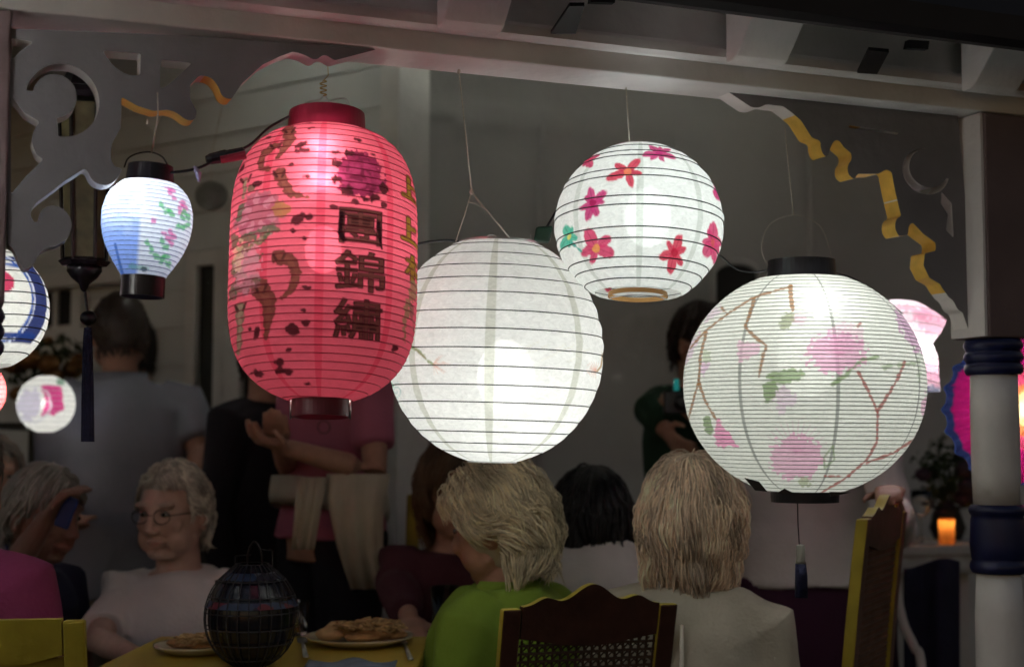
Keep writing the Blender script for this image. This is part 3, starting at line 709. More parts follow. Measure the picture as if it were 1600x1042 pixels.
rb = [-170, -162, -144, -124, -103, -80, -52, -25, 3, 30, 57, 82, 107, 125, 142, 155, 170]
root, MW_, k_, fc_ = lantern('large plain white paper globe between the red and blossom lanterns', 'paper_globe', 774, 550, YWH, pr_globe(168, -170, 170, 62, 38), rb, (.87, .875, .85), art_white, M['whitepaper'],
    [(790, 588, .03, .050, NEUT, 11.5)], (320, 60), (0, 1.6), None, .0010, 'dark', .9, 12, wob=.7, pucker=1.1)
cap_ring(root, MW_, k_, 63, 62, -173, -169, M['steel'], 'top_hoop', False, 1.5); cap_ring(root, MW_, k_, 38, 39, 169, 172, M['steel'], 'bottom_hoop', False, 1.5)
mb = MB(); fr = [P(760, 384, YWH), P(760, 372, YWH), P(765, 367, YWH), P(773, 368, YWH), P(776, 373, YWH)]
mb.tube(catmull(fr, 4), .0011, 5); mb.tube([P(762, 376, YWH - .0), P(828, 374, YWH)], .0011, 5); mb.tube([P(829, 366, YWH), P(830, 390, YWH)], .0012, 5); mb.build('wire_frame', M['steel'], root, smooth=True)
mb = MB(); kn = P(737, 300, YWH - .03)
top = P(717, 112, 2.40); mb.tube([top, P(727, 205, 2.44), kn], .0011, 5); mb.tube([kn, P(712, 378, YWH - .02)], .0010, 5); mb.tube([kn, P(808, 386, YWH - .02)], .0010, 5)
mb.tube([P(731, 316, YWH - .03), P(743, 318, YWH - .03), P(757, 326, YWH - .028), P(743, 309, YWH - .03)], .0010, 5); mb.ell(kn, (.004, .004, .005), None, 10, 6); mb.ell(top, (.003, .003, .005), None, 8, 6)
tag(mb.build('hanging_string', M['string'], smooth=True), 'knotted string forking above the large white globe', 'string', 'strings the lanterns hang from')

# ---- white globe with star flowers
def art_star(A):
    seg_seam(A, [1000, 1090, 903], 998, 132, 11, (.66, .69, .63), .8); n = hn(A.X * .02, A.Y * .03, 5); A.c *= (.97 + .05 * n)[:, None]
    pk, rd = (.62, .07, .22), (.66, .05, .10)
    A.star(1028, 260, 24, pk, (.55, .05, .2), 7, 20); A.star(981, 298, 30, rd, (.85, .25, .12), 5, -62, .24); A.star(929, 344, 25, (.60, .05, .20), (.4, .02, .1), 7, 10)
    A.star(935, 411, 29, (.68, .06, .16), (.80, .35, .1), 5, 30, .30); A.star(1052, 417, 26, rd, (.5, .02, .05), 6, -75); A.star(1111, 391, 26, (.66, .07, .18), (.6, .1, .1), 7, -80, .28, .6)
    A.star(917, 258, 22, (.62, .06, .15), (.5, .05, .1), 6, 0, .3, .8); A.star(1119, 302, 20, (.62, .06, .2), (.5, .05, .1), 6, 40, .3, .4)
    A.star(893, 387, 20, (.10, .52, .36), (.75, .70, .15), 5, 15, .33, .8)
    A.line([(897, 397), (912, 412)], 4, (.05, .38, .30), .9, 2, 1)
ribs = [-124, -113, -99, -89, -63, -51, -18, -4, 29, 45, 71, 84, 98, 108]
YS = 2.44
root, MW_, k_, fc_ = lantern('white paper globe painted with pink star flowers', 'flower_globe', 998, 354, YS, pr_globe(132, -125, 118, 44, 46), ribs, (.90, .91, .87), art_star, M['whitepaper'],
    [(1012, 340, .025, .040, (.90, .98, .97), 10.5)], (420, 60), (-4.5, 1.5), None, .0011, 'dark', .9, 14, wob=.6, pucker=1.1)
cap_ring(root, MW_, k_, 46, 47, 106, 113, mat('gold_hoop', (.55, .30, .10), .5), 'bottom_hoop', False, 2)
cap_ring(root, MW_, k_, 45, 44, -126, -122, M['steel'], 'top_hoop', False, 1.5)
mb = MB()
q = [MW_ @ Vector((46 * k_ * math.cos(a), 46 * k_ * math.sin(a), -118 * k_)) for a in np.linspace(R(200), R(340), 9)]
mb.tube(q, .0012, 5); mb.build('wire_frame', M['steel'], root, smooth=True)
MB().tube([P(978, 137, 2.44), P(981, 180, YS), P(984, 232, YS)], .0010, 5).build('hanging_string', M['string'], None, smooth=True)
tag(bpy.data.objects['hanging_string.001'], 'straight string above the star flower globe', 'string', 'strings the lanterns hang from')

# ---- big lantern with blossoms and twigs
def art_blossom(A):
    lilac, pk, br, rb_, gn = (.74, .52, .70), (.80, .40, .60), (.34, .17, .07), (.40, .12, .10), (.24, .34, .16)
    seg_seam(A, [1304, 1164, 1424], 1255, 186, 5.5, (.30, .32, .29), .85)
    n = hn(A.X * .01 + 7, A.Y * .015, 4); A.c *= (.96 + .07 * n)[:, None]
    A.ell(1302, 562, 41, 29, pk, -8, .75, 9); A.ell(1315, 540, 28, 20, pk, -20, .4, 7); A.ell(1243, 712, 37, 33, pk, 0, .72, 9)
    for k in range(15): a = -150 + 11 * k; A.line([(1243, 705), (1243 + 46 * math.cos(R(a)), 705 + 46 * math.sin(R(a)))], 2, (.70, .36, .52), .45, .8)
    for k in range(13): a = -160 + 12 * k; A.line([(1305, 565), (1305 + 44 * math.cos(R(a)), 565 + 42 * math.sin(R(a)))], 2, (.72, .34, .50), .4, .8)
    A.poly([(1160, 541), (1196, 548), (1190, 562), (1162, 574)], (.82, .52, .66), .75, 3); A.poly([(1130, 655), (1148, 678), (1158, 696), (1126, 698), (1122, 676)], (.82, .30, .52), .85, 3)
    A.ell(1250, 512, 10, 9, (.84, .56, .66), 0, .7, 4); A.ell(1110, 578, 6, 11, lilac, 20, .8, 3); A.ell(1228, 625, 18, 12, lilac, 30, .5, 5); A.ell(1224, 640, 7, 10, lilac, 0, .5, 3)
    A.ell(1416, 520, 18, 38, (.62, .34, .56), -22, .75, 6); A.ell(1434, 640, 6, 18, pk, 0, .7, 3); A.ell(1085, 545, 9, 22, lilac, 30, .6, 5); A.ell(1120, 492, 16, 8, lilac, -35, .5, 4)
    for pts, w, c in [([(1083, 545), (1108, 522), (1145, 497), (1182, 474), (1240, 458)], 4.5, br), ([(1111, 524), (1103, 560), (1100, 600), (1088, 632), (1078, 655)], 5, br), ([(1100, 600), (1112, 632), (1126, 655)], 5, br),
                      ([(1185, 474), (1179, 500), (1172, 520), (1186, 536), (1203, 550), (1197, 570), (1192, 595)], 5, br), ([(1239, 458), (1239, 478), (1242, 497)], 7, br), ([(1133, 484), (1144, 497)], 4, br),
                      ([(1402, 572), (1384, 608), (1360, 645), (1359, 690), (1345, 716), (1312, 745), (1278, 767)], 4.5, rb_), ([(1333, 590), (1346, 615), (1360, 648)], 4, rb_), ([(1345, 720), (1385, 706), (1422, 684), (1436, 655)], 4.5, rb_), ([(1285, 740), (1320, 741)], 3, rb_)]:
        A.line(pts, w, c, .85, w * .75, 1.2)
    A.ell(1230, 595, 28, 10, gn, -4, .8, 3); A.ell(1208, 615, 10, 17, gn, 8, .85, 3); A.ell(1233, 514, 9, 14, (.34, .38, .22), 25, .75, 3); A.ell(1114, 665, 8, 13, gn, 0, .85, 3); A.ell(1112, 563, 7, 10, (.45, .55, .35), 0, .6, 3)
    A.line([(1297, 607), (1318, 592), (1337, 572), (1362, 567)], 5, gn, .8, 4, 2); A.line([(1370, 582), (1395, 576), (1420, 574)], 6, gn, .6, 4, 3); A.line([(1425, 570), (1424, 600)], 6, gn, .4, 4, 3)
    A.line([(1296, 695), (1283, 712), (1284, 728), (1298, 715), (1296, 695)], 2.5, gn, .7); A.ell(1255, 748, 10, 8, (.42, .48, .28), -20, .7, 4); A.line([(1338, 517), (1334, 522)], 4, rb_, .8)
pb = pr_globe(186, -168, 165, 66, 56, 2.05)
NR = 54; ribs = list(np.linspace(-167, 164, NR + 1)); YB = ROW(1255)
root, MW_, k_, fc_ = lantern('big white lantern painted with pink blossoms and brown twigs', 'blossom_lantern', 1255, 602, YB, pb, ribs, (.80, .82, .76), art_blossom, M['finepaper'],
    [(1280, 487, .140, .011, NEUT, 50), (1262, 560, .02, .055, NEUT, 10.5)], (480, 70), (0, 0), NR, .00075, 'grey', .3, 4)
cap_ring(root, MW_, k_, 52, 54, -196, -166, M['black'], 'top_ring', True)
cap_ring(root, MW_, k_, 53, 52, 163, 181, M['black'], 'bottom_ring')
for poly, dd in (([(1163, 746), (1186, 752), (1199, 768), (1180, 766)], .19), ([(1214, 770), (1226, 763), (1238, 769), (1230, 772)], .235), ([(1296, 768), (1330, 769), (1298, 776)], .20)):
    q = [P(x, y, YB - dd * .62) for x, y in poly]; mb = MB(); mb.prism([(i, 0) for i in range(len(q))], lambda i, _: q[int(i)], lambda i, _: q[int(i)] + Vector((0, .002, 0)))
    mb.build('torn_paper_flap', M['black'], root)
hp = [P(1203, 420, YB), P(1190, 390, YB), P(1202, 352, YB), P(1240, 336, YB), P(1280, 352, YB), P(1296, 388, YB), P(1300, 415, YB)]
MB().tube(catmull(hp, 6), .0005, 5).build('wire_handle', M['string'], root, smooth=True)
mb = MB(); mb.tube([P(1246, 783, YB), P(1247, 820, YB), P(1249, 852, YB)], .0012, 5); mb.build('tassel_cord', M['blackwood'], root)
MB().lathe([(.002, 0), (.008, -.002), (.0085, -.03), (.010, -.035)], P(1251, 850, YB), 16, cap=True).build('tassel_sleeve', mat('pale_sleeve', (.17, .16, .13), .7), root, smooth=True)
MB().loft([(P(1251, 880, YB), .010, .010), (P(1252, 900, YB), .0115, .0115), (P(1252, 933, YB), .012, .012)], 14).build('tassel', M['tassel'], root, smooth=True)
mb = MB(); mb.tube([P(1226, 197, YB - .02), P(1232, 260, YB - .01), P(1240, 336, YB)], .0009, 5)
tag(mb.build('hanging_string', M['string'], smooth=True), 'thin string down to the blossom lantern from the right bracket', 'string', 'strings the lanterns hang from')

# ---- small blue and white lantern
def art_small(A):
    X, Y = A.X, A.Y
    b = np.clip((Y - 318 + (hn(X * .08, Y * .08, 1) - .5) * 20) / 60, 0, 1) * np.clip((222 - X) / 6, 0, 1)
    A.c += (np.array((.18, .36, .88)) - A.c) * (b * .8)[:, None]
    b = np.clip((172 - X) / 14, 0, 1) * .4; A.c += (np.array((.30, .45, .9)) - A.c) * b[:, None]
    A.line([(184, 392), (192, 418), (198, 434)], 4, (.03, .12, .45), .8)
    pk, gn = (.80, .12, .38), (.08, .50, .14)
    for x, y in [(258, 299), (264, 303), (260, 308), (267, 314), (281, 320), (278, 328), (285, 325), (280, 335), (257, 373), (265, 370), (262, 379), (268, 386), (270, 376), (240, 356)]: A.ell(x, y, 5, 4, pk, x * 7, .75, 2)
    for x, y in [(250, 331), (258, 338), (265, 341), (285, 334), (290, 340), (283, 344), (290, 352), (282, 358), (276, 360), (232, 390), (238, 396), (254, 385), (260, 392), (248, 408), (262, 406), (264, 414), (256, 410)]: A.ell(x, y, 6, 4, gn, x * 11, .75, 2)
    A.ell(220, 425, 12, 4, (.15, .5, .35), 0, .5, 3); A.ell(229, 427, 5, 3, (.05, .1, .1), 0, .9, 1); A.ell(238, 286, 3, 2, (.6, .2, .4), 0, .5, 1)
def pr_small(y):
    t = (y + 75) / 150.0; t = min(1, max(0, t))
    xs = [0, .06, .15, .3, .45, .6, .75, .88, 1]; rs = [40, 54, 63, 69.5, 69.5, 65.5, 56.5, 45, 32]
    return float(np.interp(t, xs, rs))
_sm = [pr_small(y) for y in np.linspace(-75, 75, 151)]
_sm = np.convolve(np.pad(_sm, 6, mode='edge'), np.ones(13) / 13, 'valid'); pr_s2 = lambda y: float(np.interp(y, np.linspace(-75, 75, 151), _sm))
NR = 22; ribs = list(np.linspace(-75, 75, NR + 1)); YL = ROW(228)
root, MW_, k_, fc_ = lantern('small glowing white lantern with blue shading and tiny flowers', 'small_lantern', 229, 360, YL, pr_s2, ribs, (.86, .88, .90), art_small, M['finepaper'],
    [(214, 322, .018, .014, COOL, 36)], (200, 50), (-2, 2.2), NR, .0006, 'blue', .5, 4)
cap_ring(root, MW_, k_, 35, 38, -103, -73, M['blackwood'], 'top_ring', True); cap_ring(root, MW_, k_, 34, 34, 74, 106, M['blackwood'], 'bottom_ring')
hp = [P(194, 262, YL), P(200, 248, YL), P(215, 240, YL), P(236, 238, YL), P(253, 245, YL), P(262, 258, YL)]
MB().tube(catmull(hp, 5), .0014, 6).build('wire_handle', M['black'], root, smooth=True)
mb = MB(); mb.tube([P(246, 180, YL - .05), P(243, 205, YL - .02), P(237, 239, YL)], .0012, 5); mb.tube([P(251, 182, YL - .045), P(243, 200, YL - .02), P(236, 237, YL)], .001, 5)
mb.tube([P(230, 187, YL - .05), P(229, 194, YL - .05)], .0015, 5); mb.tube([P(246, 145, YL - .056), P(247, 182, YL - .056)], .001, 5)
tag(mb.build('hanging_string', M['string'], smooth=True), 'short doubled string tied to the left bracket above the small lantern', 'string', 'strings the lanterns hang from')

# ---- blue banded lantern at the left edge
def art_band(A):
    X, Y = A.X, A.Y; r = np.hypot((X + 20), (Y - 478) * .93)
    nv, bl = (.012, .025, .14), (.03, .10, .42)
    m = (Y > 412) & (Y < 548)
    d = np.where(m, np.maximum(67 - r, r - 88), 9); A.put(d, nv, .97, 1)
    for rr, c, w in ((65.5, bl, 3), (69, (.75, .8, .95), 1.8), (89.5, (.85, .88, .92), 2.4)): A.put(np.where(m, np.abs(r - rr) - w / 2, 9), c, .95, .6)
    A.line([(-80, 421), (44, 429)], 6, (.02, .09, .40), .95); A.line([(-80, 540), (42, 536)], 9, (.02, .05, .22), .95); A.ell(0, 457, 20, 18, (.62, .04, .12), 0, .97, 1)
ribs = [-92] + list(np.arange(-80, 90, 17.5)) + [92]
root, MW_, k_, fc_ = lantern('white lantern with navy band and red dot half hidden by the post', 'banded_lantern', -22, 482, 2.42, pr_globe(95, -92, 92, 34, 34), ribs, (.86, .86, .80), art_band, M['whitepaper'],
    [(-20, 484, .01, .02, NEUT, 24)], (220, 50), (-3, -6), None, .0011, 'dark', .6, 5)

# ---- glowing pink shade behind the blossom lantern
def art_shade(A):
    A.ell(1450, 500, 26, 26, (.80, .35, .50), 0, .6, 10); A.ell(1430, 492, 30, 9, (.72, .30, .42), 10, .6, 6); A.put(np.abs(A.Y - 590) - 10, (.80, .42, .55), .7, 4); A.put(np.abs(A.Y - 604) - 3, (.15, .22, .35), .8, 2); A.ell(1456, 575, 14, 16, (.75, .4, .55), 0, .5, 6)
def pr_shade(y): return float(np.interp(y, [-72, -64, -48, -28, -10, 10, 40, 64], [22, 40, 66, 60, 48, 58, 62, 66]))
root, MW_, k_, fc_ = lantern('pink and white glowing shade half hidden behind the blossom lantern', 'pink_shade', 1406, 542, 3.25, pr_shade, list(np.linspace(-72, 64, 12)), (.88, .82, .84), art_shade, M['finepaper'],
    [(1408, 545, .0, .022, (1, .93, .95), 46)], (160, 40), (0, 6), None, .0008, 'grey', .4, 4)
# ---- round lanterns in the back and at the edge
def art_back(A):
    A.poly([(64, 605), (78, 602), (96, 606), (100, 640), (82, 650), (66, 648), (74, 628)], (.60, .04, .22), .95, 3); A.ell(48, 632, 17, 24, (.50, .46, .62), 10, .7, 5); A.put(np.abs(np.hypot(A.X - 52, A.Y - 632) - 27) - 2.5, (.62, .62, .66), .6, 2); A.ell(92, 597, 6, 6, (.1, .25, .15), 0, .8, 2)
lantern('round white lantern with a magenta patch beside the standing man', 'round_lantern', 72, 631, 4.0, pr_globe(44, -44, 44, 12, 12), list(np.linspace(-44, 44, 12)), (.82, .82, .78), art_back, M['whitepaper'],
    [(72, 632, 0, .016, NEUT, 24)], (160, 40), (0, 0), None, .0008, 'grey', .3, 4)
lantern('coral pink lantern cut by the edge below the banded lantern', 'coral_lantern', -14, 612, 3.0, pr_globe(22, -34, 34, 8, 8), list(np.linspace(-34, 34, 10)), (.80, .16, .18), lambda A: None, M['redpaper'],
    [(-14, 612, 0, .012, WARM, 50)], (100, 30), (0, 0), None, .0007, 'red', .3, 4)
lantern('unlit grey paper ball hanging against the clapboards', 'unlit_lantern', 330, 306, 4.1, pr_globe(25, -23, 23, 6, 6), list(np.linspace(-23, 23, 10)), (.42, .42, .38), lambda A: None, M['whitepaper'], [], (90, 30), (0, 0), None, .0008, 'grey', .3, 4)
mb = MB(); mb.tube([P(330, 283, 4.1), P(331, 240, 4.1), FW(-.35, .35, 2.2)], .001, 5); tag(mb.build('hanging_string', M['string']), 'faint string above the unlit grey paper ball', 'string', 'strings the lanterns hang from')

for px, py, Yp, lab, bs in ((345, -12, 4.3, 'unseen fill globe added under the porch ceiling over the clapboards', 115), (770, -8, 4.4, 'unseen fill globe added under the middle of the porch ceiling', 80), (1180, 8, 4.8, 'unseen fill globe added under the porch ceiling near the post', 85)):  # unseen globes added to brighten the back wall
    lantern(lab, 'fill_globe', px, py, Yp, pr_globe(48, -48, 48, 16, 16), list(np.linspace(-48, 48, 12)), (.88, .88, .82), lambda A: None, M['whitepaper'], [(px, py, 0, .022, NEUT, bs)], (80, 24), (0, 0), None, .0009, 'grey', .4, 3, 'unseen fill globes added under the porch ceiling')
gp_ = FW(-1.35, -.38, 1.74); gd_ = ray(0, 0); gY = gp_.y; gx = 800 + gp_.x / (gY * (1 / _cp)) * F  # unseen globe added to brighten the beam, frieze and corbels
_d = gp_ - CAM; _t = _d.y * _cp + _d.z * _sp; gx, gy = 800 + F * _d.x / _t, 521 - F * (-_d.y * _sp + _d.z * _cp) / _t
lantern('unseen fill globe added outside the porch beyond the left post', 'outer_fill_globe', gx, gy, gY, pr_globe(200, -200, 200, 60, 60), list(np.linspace(-200, 200, 16)), (.88, .88, .82), lambda A: None, M['whitepaper'], [(gx, gy, 0, .04, (.97, .96, 1), 230)], (100, 40), (0, 0), None, .0010, 'dark', .6, 4)
# ---- pleated pink wheel lantern behind the post
c = P(1596, 640, 3.0); k = 3.0 / F; rootw = thing('pleated_lantern', 'round pleated magenta lantern with blue scalloped rim behind the post', 'lantern', c)
nth, nr = 240, 30; V = []; CO = []; 
for side in (-1, 1):
    for j in range(nr + 1):
        t = j / nr; r = 120 * k * (.06 + .94 * t)
        for i in range(nth):
            a = 2 * math.pi * i / nth; pl = math.cos(a * 44) * .0045 * t; rr = r * (1 + (.03 * math.cos(a * 22) * max(0, t - .85) / .15))
            V.append((rr * math.cos(a), side * (.045 * (1 - t * t) + .006) + pl, rr * math.sin(a)))
            n = noise.noise(Vector((math.cos(a) * 4 * t, math.sin(a) * 4 * t, 1))) * .12; q = t + n * .5
            c0 = (.95, .75, .35) if q < .18 else (.88, .30, .12) if q < .30 else (.80, .12, .30) if q < .5 else (.68, .03, .36) if q < .92 else (.05, .10, .32)
            CO.append((*c0, 1))
m_ = nth * (nr + 1); Fc = []
for s_ in range(2):
    for j in range(nr):
        for i in range(nth):
            a, b = s_ * m_ + j * nth + i, s_ * m_ + j * nth + (i + 1) % nth; Fc.append((a, b, b + nth, a + nth))
for i in range(nth): a, b = nr * nth + i, nr * nth + (i + 1) % nth; Fc.append((a, b, b + m_, a + m_))
me = bpy.data.meshes.new('pleated_shell'); me.from_pydata(V, [], Fc); me.materials.append(M['pinkpaper']); ca = me.color_attributes.new('paint', 'FLOAT_COLOR', 'POINT'); ca.data.foreach_set('color', np.array(CO).ravel()); me.update()
link('pleated_shell', me, rootw, WM[rootw.name])
MB().ell(c, (.016, .016, .016), None, 14, 8).build('bulb', glow_mat('bulb_glow', WARM, 55), rootw, smooth=True)

# ---- carved hanging lantern with tassel behind the big bracket
YH = 2.62; root = thing('carved_lantern', 'dark carved hexagonal lantern with a long navy tassel behind the scroll bracket', 'lantern', P(133, 420, YH))
ct = P(132, 100, YH); k = YH / F; r6 = 42 * k
def hexr(r, py, ph=0): q = P(132, py, YH); return [Vector((q.x + r * math.cos(R(60 * i + 15 + ph)), q.y + r * math.sin(R(60 * i + 15 + ph)), q.z)) for i in range(6)]
mb = MB(); mb.rings([hexr(r6 * .86, 165), hexr(r6 * .70, 408)]); mb.build('printed_panel', M['panel'], root)
mb = MB(); ta, ba = hexr(r6 * .93, 150), hexr(r6 * .78, 412)
for i in range(6): mb.tube([ta[i], ta[i].lerp(ba[i], .5) , ba[i]], .004, 6)
mb.build('frame_post', M['blackwood'], root)
mb = MB(); mb.rings([hexr(r6 * .4, 95), hexr(r6 * .95, 139), hexr(r6 * 1.05, 141), hexr(r6 * 1.1, 150), hexr(r6 * .95, 158)]); mb.build('roof_cap', M['blackwood'], root)
mb = MB(); mb.rings([hexr(r6 * .80, 404), hexr(r6 * .95, 409), hexr(r6 * .8, 416)]); mb.build('frame_rail', M['blackwood'], root)
mb = MB(); q = P(132, 414, YH); mb.lathe([(.001, 0), (26 * k, -.001), (27 * k, -.012), (20 * k, -.024), (8 * k, -.036), (5 * k, -.046), (2 * k, -.05)], q, 20); mb.build('bottom_cup', M['blackwood'], root, smooth=True)
mb = MB(); mb.tube([P(133, 455, YH), P(137, 490, YH), P(137, 515, YH)], .0028, 6); mb.build('tassel_cord', M['blackwood'], root)
MB().ell(P(138, 497, YH), (13 * k, 13 * k, 12 * k), None, 18, 12).build('bead', M['blackwood'], root, smooth=True)
mb = MB(); rg = []
for py, r in ((512, 5), (530, 6.5), (600, 8.5), (690, 9.5)):
    q = P(137, py, YH); rg.append([q + Vector(((r + .7 * (i % 2)) * k * math.cos(2 * math.pi * i / 28), (r + .7 * (i % 2)) * k * math.sin(2 * math.pi * i / 28), 0)) for i in range(28)])
mb.rings(rg); mb.build('tassel', M['tassel'], root)

# ---- power cords and plugs
def cord(label, pts, r=.0022): 
    o = MB().tube(catmull(pts, 8), r, 6).build('power_cord', M['black'], None, smooth=True); return tag(o, label, 'cord', 'black cords between the lanterns')
c1 = cord('black cord with a connector between the small and red lanterns', [P(258, 270, 2.17), P(285, 268, 2.18), P(312, 262, 2.19), P(345, 246, 2.2), P(388, 228, 2.23), P(420, 200, 2.26), P(452, 182, 2.27)])
mb = MB(); a, b = P(322, 250, 2.195), P(383, 238, 2.215); d = b - a
mb.tube([a, a + d * .12, a + d * .5, a + d * .55, a + d * .95, b], [.006, .009, .0105, .009, .009, .005], 10); mb.build('connector', M['black'], c1)
mb = MB(); a, b = P(345, 250, 2.185), P(384, 242, 2.19); mb.tube([a, b], [.006, .007], 8); mb.build('red_fuse_cap', mat('red_plastic', (.35, .03, .06), .4), c1)
mb = MB(); mb.tube([P(304, 262, 2.19), P(310, 272, 2.185), P(311, 284, 2.185)], [.004, .005, .002], 8); mb.build('lamp_tip', mat('pale_lilac_plastic', (.45, .42, .65), .3), c1)
cord('black cord running into the large white globe beside the red lantern', [P(640, 384, 2.36), P(672, 378, 2.42), P(705, 376, 2.48), P(740, 384, 2.50)], .0024)
c2 = cord('dark cord with a green plug left of the star flower globe', [P(838, 378, 2.52), P(850, 362, 2.52), P(872, 325, 2.54), P(905, 270, 2.56), P(940, 240, 2.55)], .0024)
mb = MB(); q = P(848, 366, 2.515)
mb.hull8([q + Vector(v) for v in [(-.016, -.012, -.012), (.012, -.012, -.016), (.012, .012, -.016), (-.016, .012, -.012), (-.012, -.012, .012), (.018, -.012, .014), (.018, .012, .014), (-.012, .012, .012)]]); mb.build('plug', mat('green_plastic', (.012, .05, .03), .4), c2, bevel=.004)
cord('black cord from the star flower globe to the blossom lantern cap', [P(1095, 400, 2.56), P(1122, 398, 2.6), P(1150, 420, 2.62), P(1180, 425, 2.62), P(1210, 420, 2.614)], .002)
cord('black cord leaving the blossom lantern cap towards the post', [P(1300, 425, 2.614), P(1335, 436, 2.68), P(1375, 462, 2.8), P(1410, 490, 2.95)], .002)

# ================================================================== PEOPLE
def solid(mb, voxel, smooth=4, fold=0.0, fs=6.0, seed=0):
    """one continuous surface from overlapping lofts"""
    me = bpy.data.meshes.new('solid'); me.from_pydata([tuple(v) for v in mb.v], [], mb.f); me.update()
    bm = bmesh.new(); bm.from_mesh(me); bmesh.ops.recalc_face_normals(bm, faces=bm.faces); bm.to_mesh(me); bm.free()
    o = bpy.data.objects.new('solid', me); COL.objects.link(o)
    r = o.modifiers.new('r', 'REMESH'); r.mode = 'VOXEL'; r.voxel_size = voxel
    s = o.modifiers.new('s', 'SMOOTH'); s.iterations = smooth; s.factor = .5
    bpy.context.view_layer.update(); dg = bpy.context.evaluated_depsgraph_get()
    ev = o.evaluated_get(dg); m2 = bpy.data.meshes.new_from_object(ev); bpy.data.objects.remove(o); bpy.data.meshes.remove(me)
    if fold:
        n = len(m2.vertices); co = np.empty(n * 3); m2.vertices.foreach_get('co', co); co = co.reshape(-1, 3); no = np.empty(n * 3); m2.vertices.foreach_get('normal', no); no = no.reshape(-1, 3)
        x, y, z = co.T; a = np.sin(x * fs * 3.1 + z * fs * 1.1 + seed) + np.sin(y * fs * 2.7 - z * fs * .9 + 2 * np.sin(x * fs * 1.7) + seed * 2) + .8 * np.sin((x + y) * fs * 5 + z * fs * 2.6 + seed * 3 + 1.5 * np.sin(z * fs * 2))
        co += no * (a * fold)[:, None]; m2.vertices.foreach_set('co', co.ravel()); m2.update()
    m2.polygons.foreach_set('use_smooth', [True] * len(m2.polygons)); m2.materials.clear()
    return m2
HC = (.076, .096, .118)                    # half sizes of the head
def head_fn(d):
    k = 1.0
    g = lambda x, y, z, s: math.exp(-((d.x - x) ** 2 + (d.y - y) ** 2 + (d.z - z) ** 2) / (2 * s * s))
    if d.z < 0: k *= 1 - .13 * (-d.z) ** 1.3 * (1 if d.y < .2 else 1.0)
    if d.y > .3 and d.z < -.3: k *= 1 - .22 * min(1, (d.y - .3)) * min(1, (-d.z - .3) * 1.6)
    k += .075 * g(0, -.72, -.70, .20) + .20 * g(0, -.98, -.22, .085) + .11 * g(0, -1, -.06, .075) + .06 * g(.0, -1, .08, .09)
    k -= .075 * g(.36, -.92, .06, .11) + .075 * g(-.36, -.92, .06, .11)
    k += .045 * g(.33, -.90, .24, .13) + .045 * g(-.33, -.90, .24, .13) + .045 * g(.50, -.80, -.20, .17) + .045 * g(-.50, -.80, -.20, .17)
    k += .045 * g(0, -.90, -.44, .10) - .035 * g(0, -.93, -.50, .035) + .035 * g(0, -.88, -.56, .08)
    return k
def add_head(mb, c, rot):
    mb.ell(c, HC, rot, 40, 30, fn=head_fn); V = lambda x, y, z: c + rot @ Vector((x, y, z)); X = rot @ Vector((1, 0, 0))
    for s in (-1, 1):
        er = rot @ Matrix.Rotation(R(18 * s), 3, 'Z'); mb.ell(V(s * .079, .010, -.012), (.009, .020, .033), er, 10, 8)
        mb.tube([V(s * .060, -.005, -.055), V(s * .050, -.030, -.076), V(s * .028, -.054, -.092), V(s * .0, -.063, -.095)], [.017, .015, .014, .0145], 10)
        mb.ell(V(s * .042, -.064, -.022), (.022, .016, .018), rot, 12, 8); mb.ell(V(s * .031, -.083, .030), (.025, .012, .009), rot, 12, 8)
        mb.ell(V(s * .040, -.042, -.056), (.031, .036, .036), rot, 14, 10)
        mb.ell(V(s * .011, -.100, -.034), (.009, .011, .008), rot, 10, 8)
    mb.ell(V(0, -.070, -.092), (.017, .014, .013), rot, 12, 8)
    mb.tube([V(0, -.090, .030), V(0, -.098, .006), V(0, -.107, -.018), V(0, -.1125, -.028), V(0, -.104, -.036)], [.009, .0085, .0100, .0112, .009], 10)
    mb.tube([V(-.025, -.081, -.062), V(-.012, -.0925, -.057), V(0, -.0945, -.058), V(.012, -.0925, -.057), V(.025, -.081, -.062)], [.003, .0046, .0050, .0046, .003], 8)
    mb.tube([V(-.022, -.081, -.066), V(-.010, -.0895, -.069), V(.010, -.0895, -.069), V(.022, -.081, -.066)], [.003, .0052, .0052, .003], 8)
def add_hand(mb, w, d, pn, s=1.0, curl=.5, side=1):
    """palm, four unequal bent fingers and a thumb; w wrist, d direction, pn palm normal"""
    d = d.normalized(); pn = (pn - d * pn.dot(d)).normalized(); ax = d.cross(pn) * side
    mb.loft([(w - d * .03, .024 * s, .020 * s), (w, .026 * s, .018 * s), (w + d * .04 * s, .038 * s, .016 * s), (w + d * .085 * s, .040 * s, .013 * s), (w + d * .095 * s, .034 * s, .010 * s)], 12, ax)
    for i, (o, L) in enumerate(((-.029, .066), (-.010, .076), (.010, .072), (.028, .056))):
        p = w + d * .085 * s + ax * o * s; f = d.copy(); pts = [p - d * .02]; L *= s
        for q in (.42, .33, .25):
            f = (f + pn * curl * .75).normalized(); p = p + f * L * q; pts.append(p)
        mb.tube([pts[0], p_mid(pts[0], pts[1], .6)] + pts[1:], [.0095 * s, .0092 * s, .0088 * s, .008 * s, .0062 * s], 8)
    p = w + d * .02 * s - ax * .028 * s; f = (d * .6 - ax * .75 + pn * .3).normalized(); q = p + f * .035 * s; f2 = (d * .9 - ax * .2 + pn * .45).normalized(); e = q + f2 * .03 * s
    mb.tube([p - f * .012, p, q, e, e + f2 * .012], [.011 * s, .012 * s, .011 * s, .009 * s, .007 * s], 8)
def p_mid(a, b, t): return a + (b - a) * t
HAIR_M = {}
